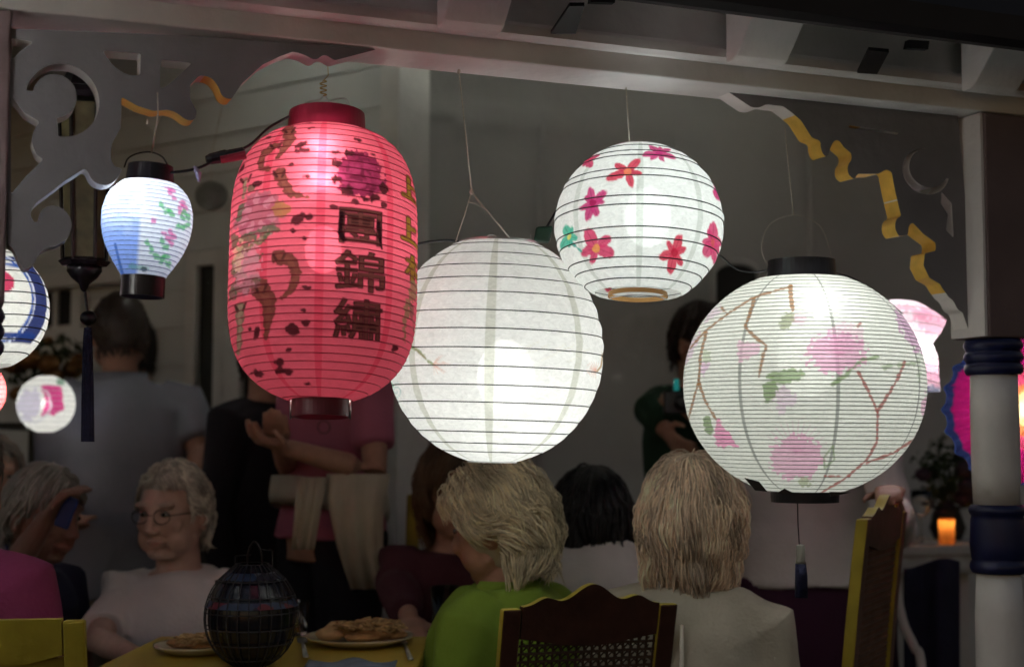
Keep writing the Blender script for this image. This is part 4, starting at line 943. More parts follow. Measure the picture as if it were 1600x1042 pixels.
def hair_locks(hc, rot, style, col, seed):
    """hair as a close cap under several hundred tapering locks; colours vary lock by lock"""
    rnd = random.Random(seed); cap = MB(); mb = MB(); tones = []
    e = dict(short=(.010, 1100, .035, .3), curly=(.015, 4200, .045, 1.1), wavy=(.034, 6500, .078, .55), bob=(.030, 6500, .092, .22), dark=(.024, 1800, .125, .2), grey=(.014, 380, .06, .8))[style]
    th, n, L, wav = e; A = Vector((HC[0] + th * .75, HC[1] + th * .75, HC[2] + th * .75))
    def capfn(d):
        if d.y < -.45 and d.z < .45 or d.z < -.62 or (abs(d.x) > .6 and d.y < .15 and d.z < .0 and style in ('short', 'curly', 'grey', 'wavy')): return .80
        return 1.0 + .04 * math.sin(d.x * 9 + seed) * math.sin(d.z * 8 + d.y * 7) * wav
    cap.ell(hc + rot @ Vector((0, .008, .006)), A, rot, 40, 28, fn=capfn)
    down = rot.inverted() @ Vector((0, 0, -1))
    k = 0; NZ = noise.noise_vector
    while k < n:
        d = Vector((rnd.gauss(0, 1), rnd.gauss(0, 1), rnd.gauss(0, 1))).normalized()
        if d.z < -.55 or (d.y < -.50 and d.z < .50) or (d.z < .10 and d.y < -.05) or (style == 'curly' and d.y < -.45 and d.z < .66): continue
        if style in ('short', 'grey', 'curly', 'wavy') and abs(d.x) > .55 and d.z < -.02 and d.y < .25: continue
        k += 1
        p = Vector((d.x * A.x, d.y * A.y, d.z * A.z)); ln = L * rnd.uniform(.55, 1.12); st = 8; pts = []; fly = rnd.random() < .04; out = (rnd.uniform(.05, 1) ** 1.3) * th * (.75 if not fly else .95); ph = rnd.uniform(0, 6.28)
        side = 1 if d.x > -.02 else -1; cl = NZ(p * 22 + Vector((seed, 0, 0))); sw = .35 + .65 * rnd.random()
        for i in range(st):
            t = i / (st - 1); nrm = Vector((p.x / A.x ** 2, p.y / A.y ** 2, p.z / A.z ** 2)).normalized(); f = NZ(p * (16 if style != 'curly' else 38) + Vector((0, seed, t * .8)))
            w = down + Vector((side * .9 * max(0, .35 - d.y) + d.x * .8, d.y * .9 - .1, 0)) * (1.0 if p.z > .02 else .10)
            if style == 'wavy': w += Vector((0, 1.0, .25)) * (p.z > -.05) + f * 1.2 + cl * .35 + Vector((math.sin(ph), 0, math.cos(ph))) * .22
            elif style == 'curly': w += Vector((0, .9, .2)) * (p.z > -.03) + f * 2.0 + cl * .6
            elif style in ('short', 'grey'): w += Vector((math.sin(ph) * .3, .5, .1)) + cl * .6
            else: w += f * .35 + cl * .25 + (-nrm * .5 * (t > .7) if style == 'bob' else Vector()) + Vector((math.sin(ph), math.cos(ph), 0)) * .10
            tan = w - nrm * w.dot(nrm) * (1.0 if p.z > -.055 else .25); tan = tan.normalized() if tan.length > 1e-4 else down
            pts.append(p + nrm * (out * math.sin(math.pi * min(1, .12 + t * .95)) * sw + .001))
            p = p + tan * ln / st
            q = math.sqrt((p.x / A.x) ** 2 + (p.y / A.y) ** 2 + (min(p.z, 1) / A.z) ** 2)
            if p.z > -.07 or q < 1: p = Vector((p.x / q, p.y / q, p.z / q)) if p.z > -.09 else Vector((p.x / max(q, .9), p.y / max(q, .9), p.z))
        r0 = dict(short=.0024, curly=.0014, wavy=.0013, bob=.0013, dark=.0030, grey=.0028)[style] * rnd.uniform(.6, 1.25)
        o = len(mb.v); mb.tube([hc + rot @ q for q in pts], [r0 * .7, r0, r0, r0, r0 * .9, r0 * .75, r0 * .5, r0 * .15], 4)
        tone = min(1.7, max(.4, 1.0 + .7 * cl.x + rnd.gauss(0, .22))); tones += [tone] * (len(mb.v) - o)
    o = len(mb.v); mb.add(cap.v, cap.f); tones += [.62] * len(cap.v)
    return mb, tones
def colored(o, cols): 
    ca = o.data.color_attributes.new('tone', 'FLOAT_COLOR', 'POINT'); ca.data.foreach_set('color', np.concatenate([np.array(cols), np.ones((len(cols), 1))], 1).ravel())
HAIRMAT = mat('hair', (1, 1, 1), .42, .10, 60, attr='tone', spec=.5, sheen=0)
def person(label, hx, hy, hz, rz, posture, shirt, pants, hair, hcol, width=1.0, lean=.0, tilt=(0, 0), look=0, arms=None, sleeve=.5, skin=(.42, .23, .16), voxel=.0085, fold=.0016, skirt=False, collar=None, step=0.0, drop=0.0, hem=-.04, shirt_name='shirt', bald=0):
    """hx,hy,hz = centre of the head in the world; local frame: faces -Y"""
    sit = posture == 'sit'; base = 1.20 if sit else 1.60; hz -= step; s = (hz + drop) / base; rz = R(rz); rm = Matrix.Rotation(rz, 3, 'Z')
    off = rm @ Vector((0, -lean, 0)); root = thing('person', label, 'person', (hx - off.x, hy - off.y, step), rz); mw = WM[root.name]
    zo = -.40 if sit else 0.0
    def T(z): return (z + zo) * s
    hip, top = T(.92), T(1.455)
    def ax(z): t = max(0, (z - hip) / (T(1.60) - hip)); return -lean * t ** 1.3 + .02 * math.sin(t * 3)
    def tor(i): return [((0, ax(T(z)), T(z)), rx * width * s + i, ry * width ** .6 * s + i) for z, rx, ry in ((.84, .165, .125), (.92, .175, .128), (1.00, .160, .118), (1.08, .145, .108), (1.18, .158, .116), (1.28, .172, .120), (1.36, .172, .108), (1.415, .135, .085), (1.455, .070, .060))]
    hrot = Matrix.Rotation(R(look), 3, 'Z') @ Matrix.Rotation(R(tilt[0]), 3, 'X') @ Matrix.Rotation(R(tilt[1]), 3, 'Y')
    hc = Vector((0, -lean, hz)); b = MB()
    for c in (tor(0),): b.loft(c, 24)
    b.loft([((0, ax(T(1.40)), T(1.40)), .07 * s, .065 * s), ((0, ax(T(1.47)), T(1.47)), .055, .056), (hc + Vector((0, .018, -.07)), .052, .056), (hc + Vector((0, .012, -.02)), .05, .05)], 16)
    add_head(b, hc, hrot)
    sh, el, ha, dirs = [], [], [], []
    for i, sd in enumerate((-1, 1)):
        S_ = Vector((sd * .175 * width * s, ax(T(1.385)), T(1.385))); a = (arms or {}).get('LR'[sd > 0] if False else sd)
        if a is None:
            if sit: E = S_ + Vector((sd * .05, -.04, -.27)) * s; H = E + Vector((-sd * .06, -.24, -.03)) * s
            else: E = S_ + Vector((sd * .055, .02, -.28)) * s; H = E + Vector((sd * .0, -.06, -.24)) * s
            pn = Vector((-sd, 0, 0)); curl = .35
        else:
            inv = mw.inverted(); H = inv @ Vector(a[0]); E = inv @ Vector(a[1]) if a[1] is not None else (S_ + H) / 2 + Vector((sd * .06, .05, -.10)); pn = mw.to_3x3().inverted() @ Vector(a[2]) if len(a) > 2 else Vector((-sd, 0, -.3)); curl = a[3] if len(a) > 3 else .5
        b.loft([(S_ + Vector((-sd * .05, 0, .0)), .05 * s, .055 * s), (S_, .054 * s, .056 * s), (S_.lerp(E, .35), .046 * s, .046 * s), (E, .037 * s, .038 * s), (E.lerp(H, .3), .036 * s, .036 * s), (H, .024, .022), (H + (H - E).normalized() * .01, .024, .02)], 14, Vector((0, 1, 0)))
        add_hand(b, H, H - E, pn, .9, curl, sd); sh.append(S_); el.append(E); ha.append(H)
    legs = []
    for sd in (-1, 1):
        if sit: c = [((sd * .085 * s, .0, T(.94)), .085, .085), ((sd * .10 * s, -.12 * s, T(.93)), .082, .08), ((sd * .12 * s, -.40 * s, T(.91)), .058, .058), ((sd * .12 * s, -.43 * s, T(.87)), .056, .058), ((sd * .12 * s, -.42 * s, T(.72)), .054, .056), ((sd * .12 * s, -.40 * s, .10), .036, .04), ((sd * .12 * s, -.40 * s, .05), .038, .04)]
        else: c = [((sd * .085 * s, .0, T(.93)), .088 * width, .095), ((sd * .092 * s, 0, T(.78)), .082, .088), ((sd * .095 * s, -.005, T(.50)), .056, .06), ((sd * .095 * s, .012, T(.36)), .054, .06), ((sd * .095 * s, .01, .10), .036, .04), ((sd * .095 * s, .01, .05), .038, .042)]
        legs.append(c); b.loft(c, 16)
        fx, fy = c[-1][0][0], c[-1][0][1]
        b.loft([((fx, fy + .05, .042), .03, .032), ((fx, fy, .045), .036, .04), ((fx, fy - .09, .032), .042, .026), ((fx, fy - .16, .022), .03, .014)], 12, Vector((1, 0, 0)))
    me = solid(b, voxel, 3); me.materials.append(M['skin']); me.name = 'body'
    n = len(me.vertices); co = np.empty(n * 3); me.vertices.foreach_get('co', co); co = co.reshape(-1, 3); body = link('body', me, root, mw)
    q = (co - np.array(hc)) @ np.array(hrot); cols = np.tile(np.array(skin), (n, 1)); nd = q / np.array(HC)
    face = (np.abs(nd).max(1) < 1.5) & (nd[:, 1] < -.4)
    g = lambda x, z, sx, sz: np.exp(-(((nd[:, 0] - x) / sx) ** 2 + ((nd[:, 2] - z) / sz) ** 2)) * face
    lip = g(0, -.54, .30, .075); chk = g(.5, -.22, .2, .18) + g(-.5, -.22, .2, .18); brow = g(.38, .27, .2, .04) + g(-.38, .27, .2, .04); socket_shade = g(.37, .08, .17, .07) + g(-.37, .08, .17, .07)
    cols += (np.array((.40, .17, .14)) - cols) * (lip * .6)[:, None]; cols += (np.array((.52, .27, .21)) - cols) * (chk * .35)[:, None]; cols += (np.array(hcol) * .45 - cols) * (brow * .6)[:, None]; cols *= (1 - .35 * socket_shade)[:, None]  # darkness of the eye sockets is put into the skin colour
    colored(body, np.clip(cols, 0, 1))
    for sd in (-1, 1):
        eb = MB(); E3 = mw.to_3x3() @ hrot; eb.ell(mw @ (hc + hrot @ Vector((sd * .030, -.0825, .008))), (.0130, .0105, .0060), E3, 14, 10, 0); eb.ell(mw @ (hc + hrot @ Vector((sd * .030, -.0900, .008))), (.0058, .0042, .0054), E3, 10, 8, 1)
        eb.build('eye', [M['eyeball'], M['iris']], body, smooth=True)
    # shirt
    t = MB(); tc = [c for c in tor(.017 + (fold > .004) * .006) if c[0][2] >= T(.92) - .001]; lo = tc[0]
    tc = [((0, lo[0][1], T(.92) + hem * s), lo[1] + .008, lo[2] + .008)] + tc; tc[-1] = (tc[-1][0], tc[-1][1] + .004, tc[-1][2] + .004)
    t.loft(tc, 28)
    for sd, S_, E, H in zip((-1, 1), sh, el, ha):
        f = sleeve
        pts = [(S_ + Vector((-sd * .07, 0, .014)), .064 * s, .070 * s), (S_, .076 * s, .079 * s)]
        if f <= 1: pts += [(S_.lerp(E, f * .5), .064 * s, .064 * s), (S_.lerp(E, f), .064 * s, .066 * s), (S_.lerp(E, min(1, f + .01)), .062 * s, .064 * s)]
        else: pts += [(S_.lerp(E, .5), .060 * s, .060 * s), (E, .053 * s, .053 * s), (E.lerp(H, .5), .046, .046), (E.lerp(H, f - 1), .038, .038)]
        t.loft(pts, 16, Vector((0, 1, 0)))
    me = solid(t, .0105, 4, fold, 6.5, hx * 7); me.materials.append(shirt); link(shirt_name, me, root, mw).data.name = shirt_name
    if collar:
        cb = MB(); rg = []
        for r_, z_ in ((.082, 1.425), (.074, 1.455), (.070, 1.478), (.076, 1.480), (.084, 1.452), (.092, 1.425)):
            rg.append([mw @ Vector((r_ * 1.05 * math.cos(a), ax(T(z_)) + .006 + r_ * .95 * math.sin(a), T(z_) - .012 * (math.sin(a) < -.6))) for a in np.linspace(0, 2 * math.pi, 28, endpoint=False)])
        cb.rings(rg, False, closed=True); cb.build('collar', collar, root, smooth=True)
    # trousers or skirt
    t = MB()
    if skirt: t.loft([((0, 0, T(.925)), .182 * width, .138), ((0, 0, T(.85)), .205 * width, .15), ((0, 0, T(.55)), .20 * width, .16), ((0, 0, T(.30)), .22 * width, .18)], 28)
    else:
        t.loft([((0, ax(hip), T(.98)), .158 * width * s, .120 * s), ((0, 0, T(.92)), .182 * width * s, .134 * s), ((0, 0, T(.84)), .175 * width * s, .130 * s)], 24)
        for c in legs: t.loft([(p, rx + .014, ry + .014) for p, rx, ry in c[:-1]], 16)
    me = solid(t, .012, 4, fold, 5, hy * 5); me.materials.append(pants); link('skirt' if skirt else 'trousers', me, root, mw)
    for c in legs:
        fx, fy = c[-1][0][0], c[-1][0][1]; sb = MB(); F3 = mw.to_3x3()
        sb.loft([(mw @ Vector(p), a, b_) for p, a, b_ in [((fx, fy + .075, .05), .02, .03), ((fx, fy + .06, .05), .038, .045), ((fx, fy, .05), .044, .05), ((fx, fy - .09, .038), .050, .034), ((fx, fy - .165, .028), .040, .022), ((fx, fy - .185, .025), .018, .012)]], 14, F3 @ Vector((1, 0, 0))); sb.build('shoe', M['blackwood'], root, smooth=True)
    hb, tones = hair_locks(hc, hrot, hair, hcol, int(abs(hx) * 991) + 3); hb.v = [mw @ Vector(v) for v in hb.v]
    ho = hb.build('hair', HAIRMAT, root, smooth=True); colored(ho, np.clip(np.array(tones)[:, None] * np.array(hcol)[None], 0, 1))
    return root, hc, hrot, mw
def cloth(name, c, var=.10, fine=120): return mat(name, c, .9, var, 9, .25, fine)
C_shirtgrey = cloth('grey_blue_shirt', (.24, .25, .295)); C_white = cloth('white_tee', (.74, .68, .67)); C_white2 = cloth('white_shirt', (.64, .62, .60)); C_green = cloth('lime_knit', (.19, .30, .03))
C_cream = cloth('cream_jacket', (.46, .42, .34)); C_pink = cloth('pink_shirt', (.42, .13, .20)); C_pink2 = cloth('magenta_shirt', (.24, .035, .11)); C_dkgreen = cloth('dark_green_jacket', (.02, .055, .03)); C_dark = cloth('black_cloth', (.012, .011, .016))
C_khaki = cloth('khaki', (.40, .37, .31)); C_pale = cloth('pale_trousers', (.42, .43, .41)); C_maroon = cloth('maroon_knit', (.075, .02, .03)); C_navy = cloth('navy_shirt', (.02, .022, .06)); C_plum = cloth('plum_dark', (.05, .012, .035))
def HP(px, py, Y): return tuple(P(px, py, Y))
person('man standing with his back turned in a loose grey shirt', *HP(187, 522, 4.3), -156, 'stand', C_shirtgrey, C_khaki, 'short', (.055, .035, .024), 1.12, .02, (8, 0), 0, {1: (HP(112, 806, 4.05), HP(92, 752, 4.28), (0, 0, 1), .5), -1: (HP(296, 792, 4.05), HP(312, 706, 4.28), (0, 0, 1), .5)}, .80, hem=-.12, collar=C_shirtgrey, fold=.003)
person('dark haired person mostly hidden behind the man in the grey shirt', *HP(217, 552, 5.2), 190, 'stand', C_dark, C_dark, 'short', (.012, .010, .010), .95)
rl = person('white haired woman in a white tee seated and facing left', *HP(272, 802, 3.55), -20, 'sit', C_white, C_khaki, 'curly', (.62, .58, .50), 1.14, .04, (4, 0), 0,
       {-1: (HP(212, 1025, 3.22), HP(152, 1000, 3.42), (0, 0, -1), .3), 1: (HP(330, 1035, 3.22), HP(376, 990, 3.45), (0, 0, -1), .3)}, .80, (.55, .36, .29), (.0040), .004, drop=-.015)
root, hc, hrot, mw = rl; gm = MB(); 
for sd in (-1, 1): gm.tube([mw @ (hc + hrot @ Vector((sd * .031 + .023 * math.cos(a), -.1055 + .006 * abs(math.cos(a)) , .004 + .017 * math.sin(a)))) for a in np.linspace(0, 2 * math.pi, 20, endpoint=False)], .0012, 5, True)
gm.tube([mw @ (hc + hrot @ Vector((x, -.108, .008))) for x in (-.009, 0, .009)], .0012, 5)
for sd in (-1, 1): gm.tube([mw @ (hc + hrot @ Vector(v)) for v in ((sd * .054, -.099, .008), (sd * .074, -.05, .008), (sd * .080, .01, .006))], .0012, 5)
gm.build('glasses', M['darkwire'], root)
person('woman in a lime green top with tousled blonde grey hair, back half turned', *HP(780, 824, 3.05), -112, 'sit', C_green, C_dark, 'wavy', (.68, .60, .42), 1.34, .0, (10, 0), 0, None, 1.3, fold=.006, collar=C_green)
person('black haired woman in a white shirt seen from behind', *HP(924, 815, 3.55), -158, 'sit', C_white2, C_dark, 'dark', (.006, .005, .006), .98, .14, (22, -6), 0, None, .7, drop=.075)
rb_ = person('woman with a strawberry blonde bob in a cream hooded jacket', *HP(1082, 820, 2.92), 158, 'sit', C_cream, C_dark, 'bob', (.80, .63, .48), 1.0, .03, (3, 0), 0, None, 1.9, fold=.0045, shirt_name='jacket')
root, hc, hrot, mw = rb_; hb = MB(); rg = []
for t in np.linspace(0, 1, 9):
    a = R(-20 + 220 * t); ww = .035 + .045 * math.sin(math.pi * t); c_ = Vector((.112 * math.cos(a), -.02 + .112 * math.sin(a), hc.z - .180 - .035 * math.sin(math.pi * t)))
    rg.append([mw @ (c_ + Vector((math.cos(a) * .030 * math.cos(q), math.sin(a) * .030 * math.cos(q), ww * .6 * math.sin(q)))) for q in np.linspace(0, 2 * math.pi, 12, endpoint=False)])
hb.rings(rg); hb.build('hood', C_cream, root, smooth=True)
pb_ = hc + Vector((-.02, .13, -.20)); MB().tube([mw @ (pb_ + Vector(v)) for v in ((.0, .034, .02), (-.004, .050, -.06), (-.008, .054, -.16), (-.012, .054, -.30))], [.004, .0045, .0045, .004], 6).build('piping', mat('pale_piping', (.7, .66, .58), .8), root, smooth=True)
person('seated person in a maroon knit with brown hair behind the lime green top', *HP(716, 772, 3.6), 10, 'sit', C_maroon, C_dark, 'bob', (.13, .07, .035), 1.0, .03, (0, 0), 0, {-1: (HP(640, 968, 3.3), HP(622, 915, 3.55), (0, 0, -1), .4)}, 1.85, fold=.003)
pk = person('woman in a pink shirt with a cream shawl knotted at her waist', *HP(512, 488, 3.9), -48, 'stand', C_pink, C_dark, 'bob', (.10, .05, .03), 1.08, .02, (10, 0), 0,
       {-1: (HP(436, 686, 3.66), HP(452, 735, 3.95), (0, 0, 1), .7), 1: (HP(450, 700, 3.58), HP(586, 738, 3.70), (0, 0, 1), .7)}, .72, voxel=.006, hem=-.01, step=.17)
root, hc, hrot, mw = pk; s_ = hc.z / 1.6 * 1.06
sh = MB(); rg = []
for z_, rx, ry in ((.985, .166, .138), (1.01, .184, .156), (.955, .192, .162), (.925, .184, .158)):
    rg.append([mw @ Vector(((rx + .006 * math.sin(9 * a)) * s_ * math.cos(a), (ry + .006 * math.sin(11 * a)) * s_ * math.sin(a) - .01, (z_ - .03 * math.sin(a)) * s_)) for a in np.linspace(0, 2 * math.pi, 40, endpoint=False)])
sh.rings(rg, False, closed=True)
shawl_m = cloth('cream_shawl', (.52, .48, .38), .12, 60); so = sh.build('shawl', shawl_m, root, smooth=True)
def drape(pts, w0, w1, th=.012):
    m_ = MB(); rg = []; k_ = len(pts)
    for i, (px, py, Y) in enumerate(pts):
        t = i / (k_ - 1); w = W(w0 + (w1 - w0) * t, Y) / 2; c_ = P(px, py, Y)
        rg.append([c_ + Vector((w * x, -.010 * math.cos(x * 9 + t * 2) + (th if up_ else -th) * .4, 0)) for up_ in (0, 1) for x in (np.linspace(-1, 1, 15) if not up_ else np.linspace(1, -1, 15))])
    return m_.rings(rg)
drape([(560, 740, 3.64), (556, 790, 3.62), (562, 850, 3.66), (578, 920, 3.72)], 100, 58).build('shawl_tail', shawl_m, root, smooth=True)
drape([(488, 745, 3.62), (480, 800, 3.60), (474, 858, 3.60)], 46, 34).build('shawl_tail', shawl_m, root, smooth=True)
MB().tube([P(506 + 9.5 * math.cos(a), 667 + 10 * math.sin(a), 3.735) for a in np.linspace(0, 2 * math.pi, 20, endpoint=False)], .0016, 5, True).build('ring_pendant', M['brown'], root)
person('person in a black top and pale trousers left of the pink shirt', *HP(425, 555, 4.25), 62, 'stand', C_dark, C_pale, 'short', (.04, .025, .018), .95, .02, (6, 0), 0, None, 1.8, hem=-.02)
ph = person('photographer in a dark green jacket holding up a camera', *HP(1094, 535, 4.4), 48, 'stand', C_dkgreen, C_dark, 'short', (.025, .014, .010), 1.05, .02, (4, 0), 0,
       {-1: (HP(1040, 672, 4.12), HP(1016, 640, 4.2), (1, 0, 0), .8), 1: (HP(1085, 650, 4.12), HP(1140, 700, 4.25), (-1, 0, 0), .8)}, 1.85, voxel=.007)
cm = thing('camera', 'dark compact camera with a glowing teal screen in raised hands', 'camera', P(1062, 630, 4.08))
mb = MB(); q = P(1064, 628, 4.06); mb.box(q, (.10, .035, .065)); mb.build('camera_body', M['black'], cm, bevel=.005)
mb = MB(); mb.lathe([(.022, 0), (.024, .02), (.02, .035), (.012, .036)], q + Vector((.0, -.016, 0)), 20, None, Matrix.Rotation(R(90), 3, 'X'), True); mb.build('lens', M['black'], cm, smooth=True)
mb = MB(); a, b = P(1053, 592, 4.06), P(1061, 616, 4.06); mb.hull8([a, Vector((b.x, a.y, a.z)), Vector((b.x, a.y + .006, a.z)), a + Vector((0, .006, 0)), Vector((a.x, a.y, b.z)), b, b + Vector((0, .006, 0)), Vector((a.x, a.y + .006, b.z))]); mb.build('screen', glow_mat('teal_screen', (.05, .55, .5), .25), cm)
person('person in a white shirt and dark plum skirt standing behind the tall chair', *HP(1262, 540, 3.95), 12, 'stand', C_white2, C_plum, 'bob', (.06, .03, .02), 1.25, .02, (0, 0), 0,
       {1: (HP(1392, 775, 3.18), HP(1400, 830, 3.60), (0, 0, -1), .8)}, 1.55, hem=-.02, skirt=True, fold=.003)
person('grey haired person in navy seated behind the pink shirt, hand raised', *HP(64, 805, 3.55), 70, 'sit', C_navy, C_dark, 'grey', (.30, .28, .25), .95, .06, (10, 0), 0, {-1: (HP(72, 812, 3.34), HP(22, 885, 3.36), (1, 0, 0), .9)}, .6, (.24, .13, .10), .006)
mb = MB(); a = P(104, 800, 3.33); mb.box(a, (.035, .012, .075), Matrix.Rotation(R(20), 3, 'Y')); tag(mb.build('phone', mat('blue_phone', (.02, .05, .22), .35), None, bevel=.004), 'blue phone in the raised hand of the grey haired person', 'phone')
person('person in a magenta shirt seated at the left edge seen from behind', *HP(-72, 745, 2.78), 164, 'sit', C_pink2, C_dark, 'short', (.10, .08, .06), 1.02, .03, (0, 0), 0, None, .7)
person('person in dark clothes cut off by the left edge behind the diners', *HP(-12, 748, 4.1), 30, 'sit', C_navy, C_dark, 'grey', (.2, .17, .14), 1.0)

# ================================================================== FURNITURE AND TABLE
def chair(label, loc, rz, H=1.0, w=.42, wave=1.0, rake=.10, finial=False, edge=None, wood=None, cane=True, canem=None, pw=.018, group='yellow edged cane chairs'):
    edge = edge or M['yellow']; wood = wood or M['brown']; t = thing('dining_chair', label, 'chair', loc, R(rz), group); mw = WM[t.name]
    T = lambda x, y, z: mw @ Vector((x, y, z)); h = w / 2; zs = .46 * H / 1.0 if H < 1.05 else .46
    bk = lambda z: (.32 - rake) + rake * max(0, (z - zs)) / (H - zs) + .03 * max(0, (z - zs) / (H - zs)) ** 2     # rake of the back
    for s in (-1, 1):
        mb = MB(); x = s * (h - .018); zz = np.linspace(.0, H - .015, 12)
        sec = [[T(x + dx, (bk(z) - .03 * (1 - z / zs) * -1 if z < zs else bk(z)) + dy, z) for dx, dy in ((-pw, -.013), (pw, -.013), (pw, .013), (-pw, .013))] for z in zz]
        mb.rings(sec); k = len(mb.f) - 2; mb.m = [(1 if i % 4 in (0, 2) and False else 0) for i in range(len(mb.f))]
        for i in range(k): mb.m[i] = 0 if (i % 4) in (1, 3) else 1
        mb.m[-1] = 0
        mb.build('back_post', [edge, wood], t, bevel=.004)
        if finial: MB().ell(T(x, bk(H), H + .012), (.022, .022, .03), None, 14, 10).build('finial', edge, t, smooth=True)
    # crest rail, cut in waves
    xs = np.linspace(-h + .038, h - .038, 41); topz = lambda x: H - .012 + wave * (.040 * math.exp(-(x / (w * .13)) ** 2) + .016 * math.exp(-((abs(x) - w * .26) / (w * .07)) ** 2))
    up = [(x, topz(x)) for x in xs]; lo = [(x, H - .080 - .010 * math.cos(x / h * 3.14)) for x in xs[::-1]]; poly = up + lo
    mb = MB(); n = len(poly)
    fr = [T(x, bk(z) - .011, z) for x, z in poly]; bb = [T(x, bk(z) + .011, z) for x, z in poly]
    m = len(xs)
    mb.v = [tuple(v) for v in fr + bb]
    for i in range(m - 1):
        a, b, c, d = i, i + 1, n - 2 - i, n - 1 - i
        mb.f += [(d, c, b, a), (a + n, b + n, c + n, d + n)]; mb.m += [1, 1]
    for i in range(n): j = (i + 1) % n; mb.f.append((i, j, j + n, i + n)); mb.m.append(0 if i < m - 1 else 1)
    mb.build('crest_rail', [edge, wood], t)
    z0, z1 = zs + .10, H - .076
    if cane:
        mb = MB(); p = .0155; nx_ = int((w - .075) / p); nz_ = int((z1 - z0) / p)
        for i in range(nx_ + 1):
            x = -h + .037 + i * p; mb.tube([T(x, bk(z), z) for z in np.linspace(z0, z1, 4)], .0032, 4)
        for j in range(nz_ + 1):
            z = z0 + j * p; mb.tube([T(x, bk(z) + .002, z) for x in (-h + .036, h - .036)], .0032, 4)
        for i in range(-nz_, nx_ + 1):
            for sgn in (1, -1):
                a0 = max(0, i); a1 = min(nx_, i + nz_)
                if a1 - a0 < 2: continue
                pa = (-h + .037 + a0 * p, z0 + (a0 - i) * p); pb2 = (-h + .037 + a1 * p, z0 + (a1 - i) * p)
                if sgn < 0: pa, pb2 = (-pa[0], pa[1]), (-pb2[0], pb2[1])
                mb.tube([T(pa[0] + p / 2 * 0, bk(pa[1]) - .003, pa[1] + p / 2), T(pb2[0], bk(pb2[1]) - .003, min(z1, pb2[1] + p / 2))], .0018, 3)
        tag(mb.build('cane_panel', canem or M['cane'], t), kind='stuff')
    else:
        for z in np.linspace(z0, z1 - .06, 3):
            mb = MB(); mb.hull8([T(-h + .037, bk(z) - .009, z), T(h - .037, bk(z) - .009, z), T(h - .037, bk(z) + .009, z), T(-h + .037, bk(z) + .009, z), T(-h + .037, bk(z) - .008, z + .055), T(h - .037, bk(z) - .008, z + .055), T(h - .037, bk(z) + .009, z + .055), T(-h + .037, bk(z) + .009, z + .055)]); mb.build('back_slat', edge, t, bevel=.003)
    mb = MB(); mb.hull8([T(*v) for v in [(-h, -.22, zs - .03), (h, -.22, zs - .03), (h - .02, .20, zs - .03), (-h + .02, .20, zs - .03), (-h, -.22, zs), (h, -.22, zs), (h - .02, .20, zs), (-h + .02, .20, zs)]]); mb.build('seat', edge, t, bevel=.008)
    for s in (-1, 1):
        mb = MB(); mb.tube([T(s * (h - .03), -.19, zs - .031), T(s * (h - .03), -.19, .2), T(s * (h - .03), -.195, 0)], [.02, .019, .014], 10); mb.build('leg', edge, t, smooth=True)
    return t
def back_at(q, rz): return (q.x + .30 * math.sin(R(rz)), q.y - .30 * math.cos(R(rz)), 0)
q = P(910, 938, 2.74); chair('cane backed chair with yellow edges behind the lime green top', back_at(q, 196), 196, q.z + .010, .345, wood=M['brown'])
q = P(1345, 792, 3.10); chair('tall yellow edged chair seen side on below the blossom lantern', back_at(q, -118), -118, q.z + .0, .36, rake=.03, pw=.018, wood=M['redwood'], canem=M['redwood'])
q = P(30, 962, 2.48); chair('yellow chair at the left corner with the magenta shirt on it', back_at(q, 188), 188, q.z + .012, .235, wave=.0, wood=M['yellow'], cane=False)
q = P(740, 770, 3.95)
chair('yellow chair with knob finials behind the maroon knit', (q.x, q.y - .22, 0), 0, 1.10, .385, True, wood=M['yellow'], cane=False)

# ---- yellow dining table and what stands on it
TZ = P(560, 1012, 3.02).z
tb = thing('dining_table', 'yellow dining table between the white haired woman and the lime green top', 'table', (P(410, 1000, 2.95).x, 2.95, 0))
x0, x1 = P(172, 1036, 2.92).x, P(668, 1000, 3.1).x
mb = MB(); mb.hull8([(x0, 2.50, TZ - .03), (x1, 2.50, TZ - .03), (x1, 3.20, TZ - .03), (x0 + .03, 3.20, TZ - .03), (x0, 2.50, TZ), (x1, 2.50, TZ), (x1, 3.20, TZ), (x0 + .03, 3.20, TZ)]); mb.build('tabletop', M['cloth_table'], tb, bevel=.006)
for x in (x0 + .08, x1 - .06):
    for y in (2.56, 3.12): MB().tube([(x, y, TZ - .031), (x, y, .3), (x, y, .002)], [.028, .026, .018], 12).build('leg', M['yellow'], tb, smooth=True)
def on_table(px, py):                      # point of the tabletop under a pixel
    d = ray(px, py); t = (TZ - CZ) / d.z; return CAM + d * t
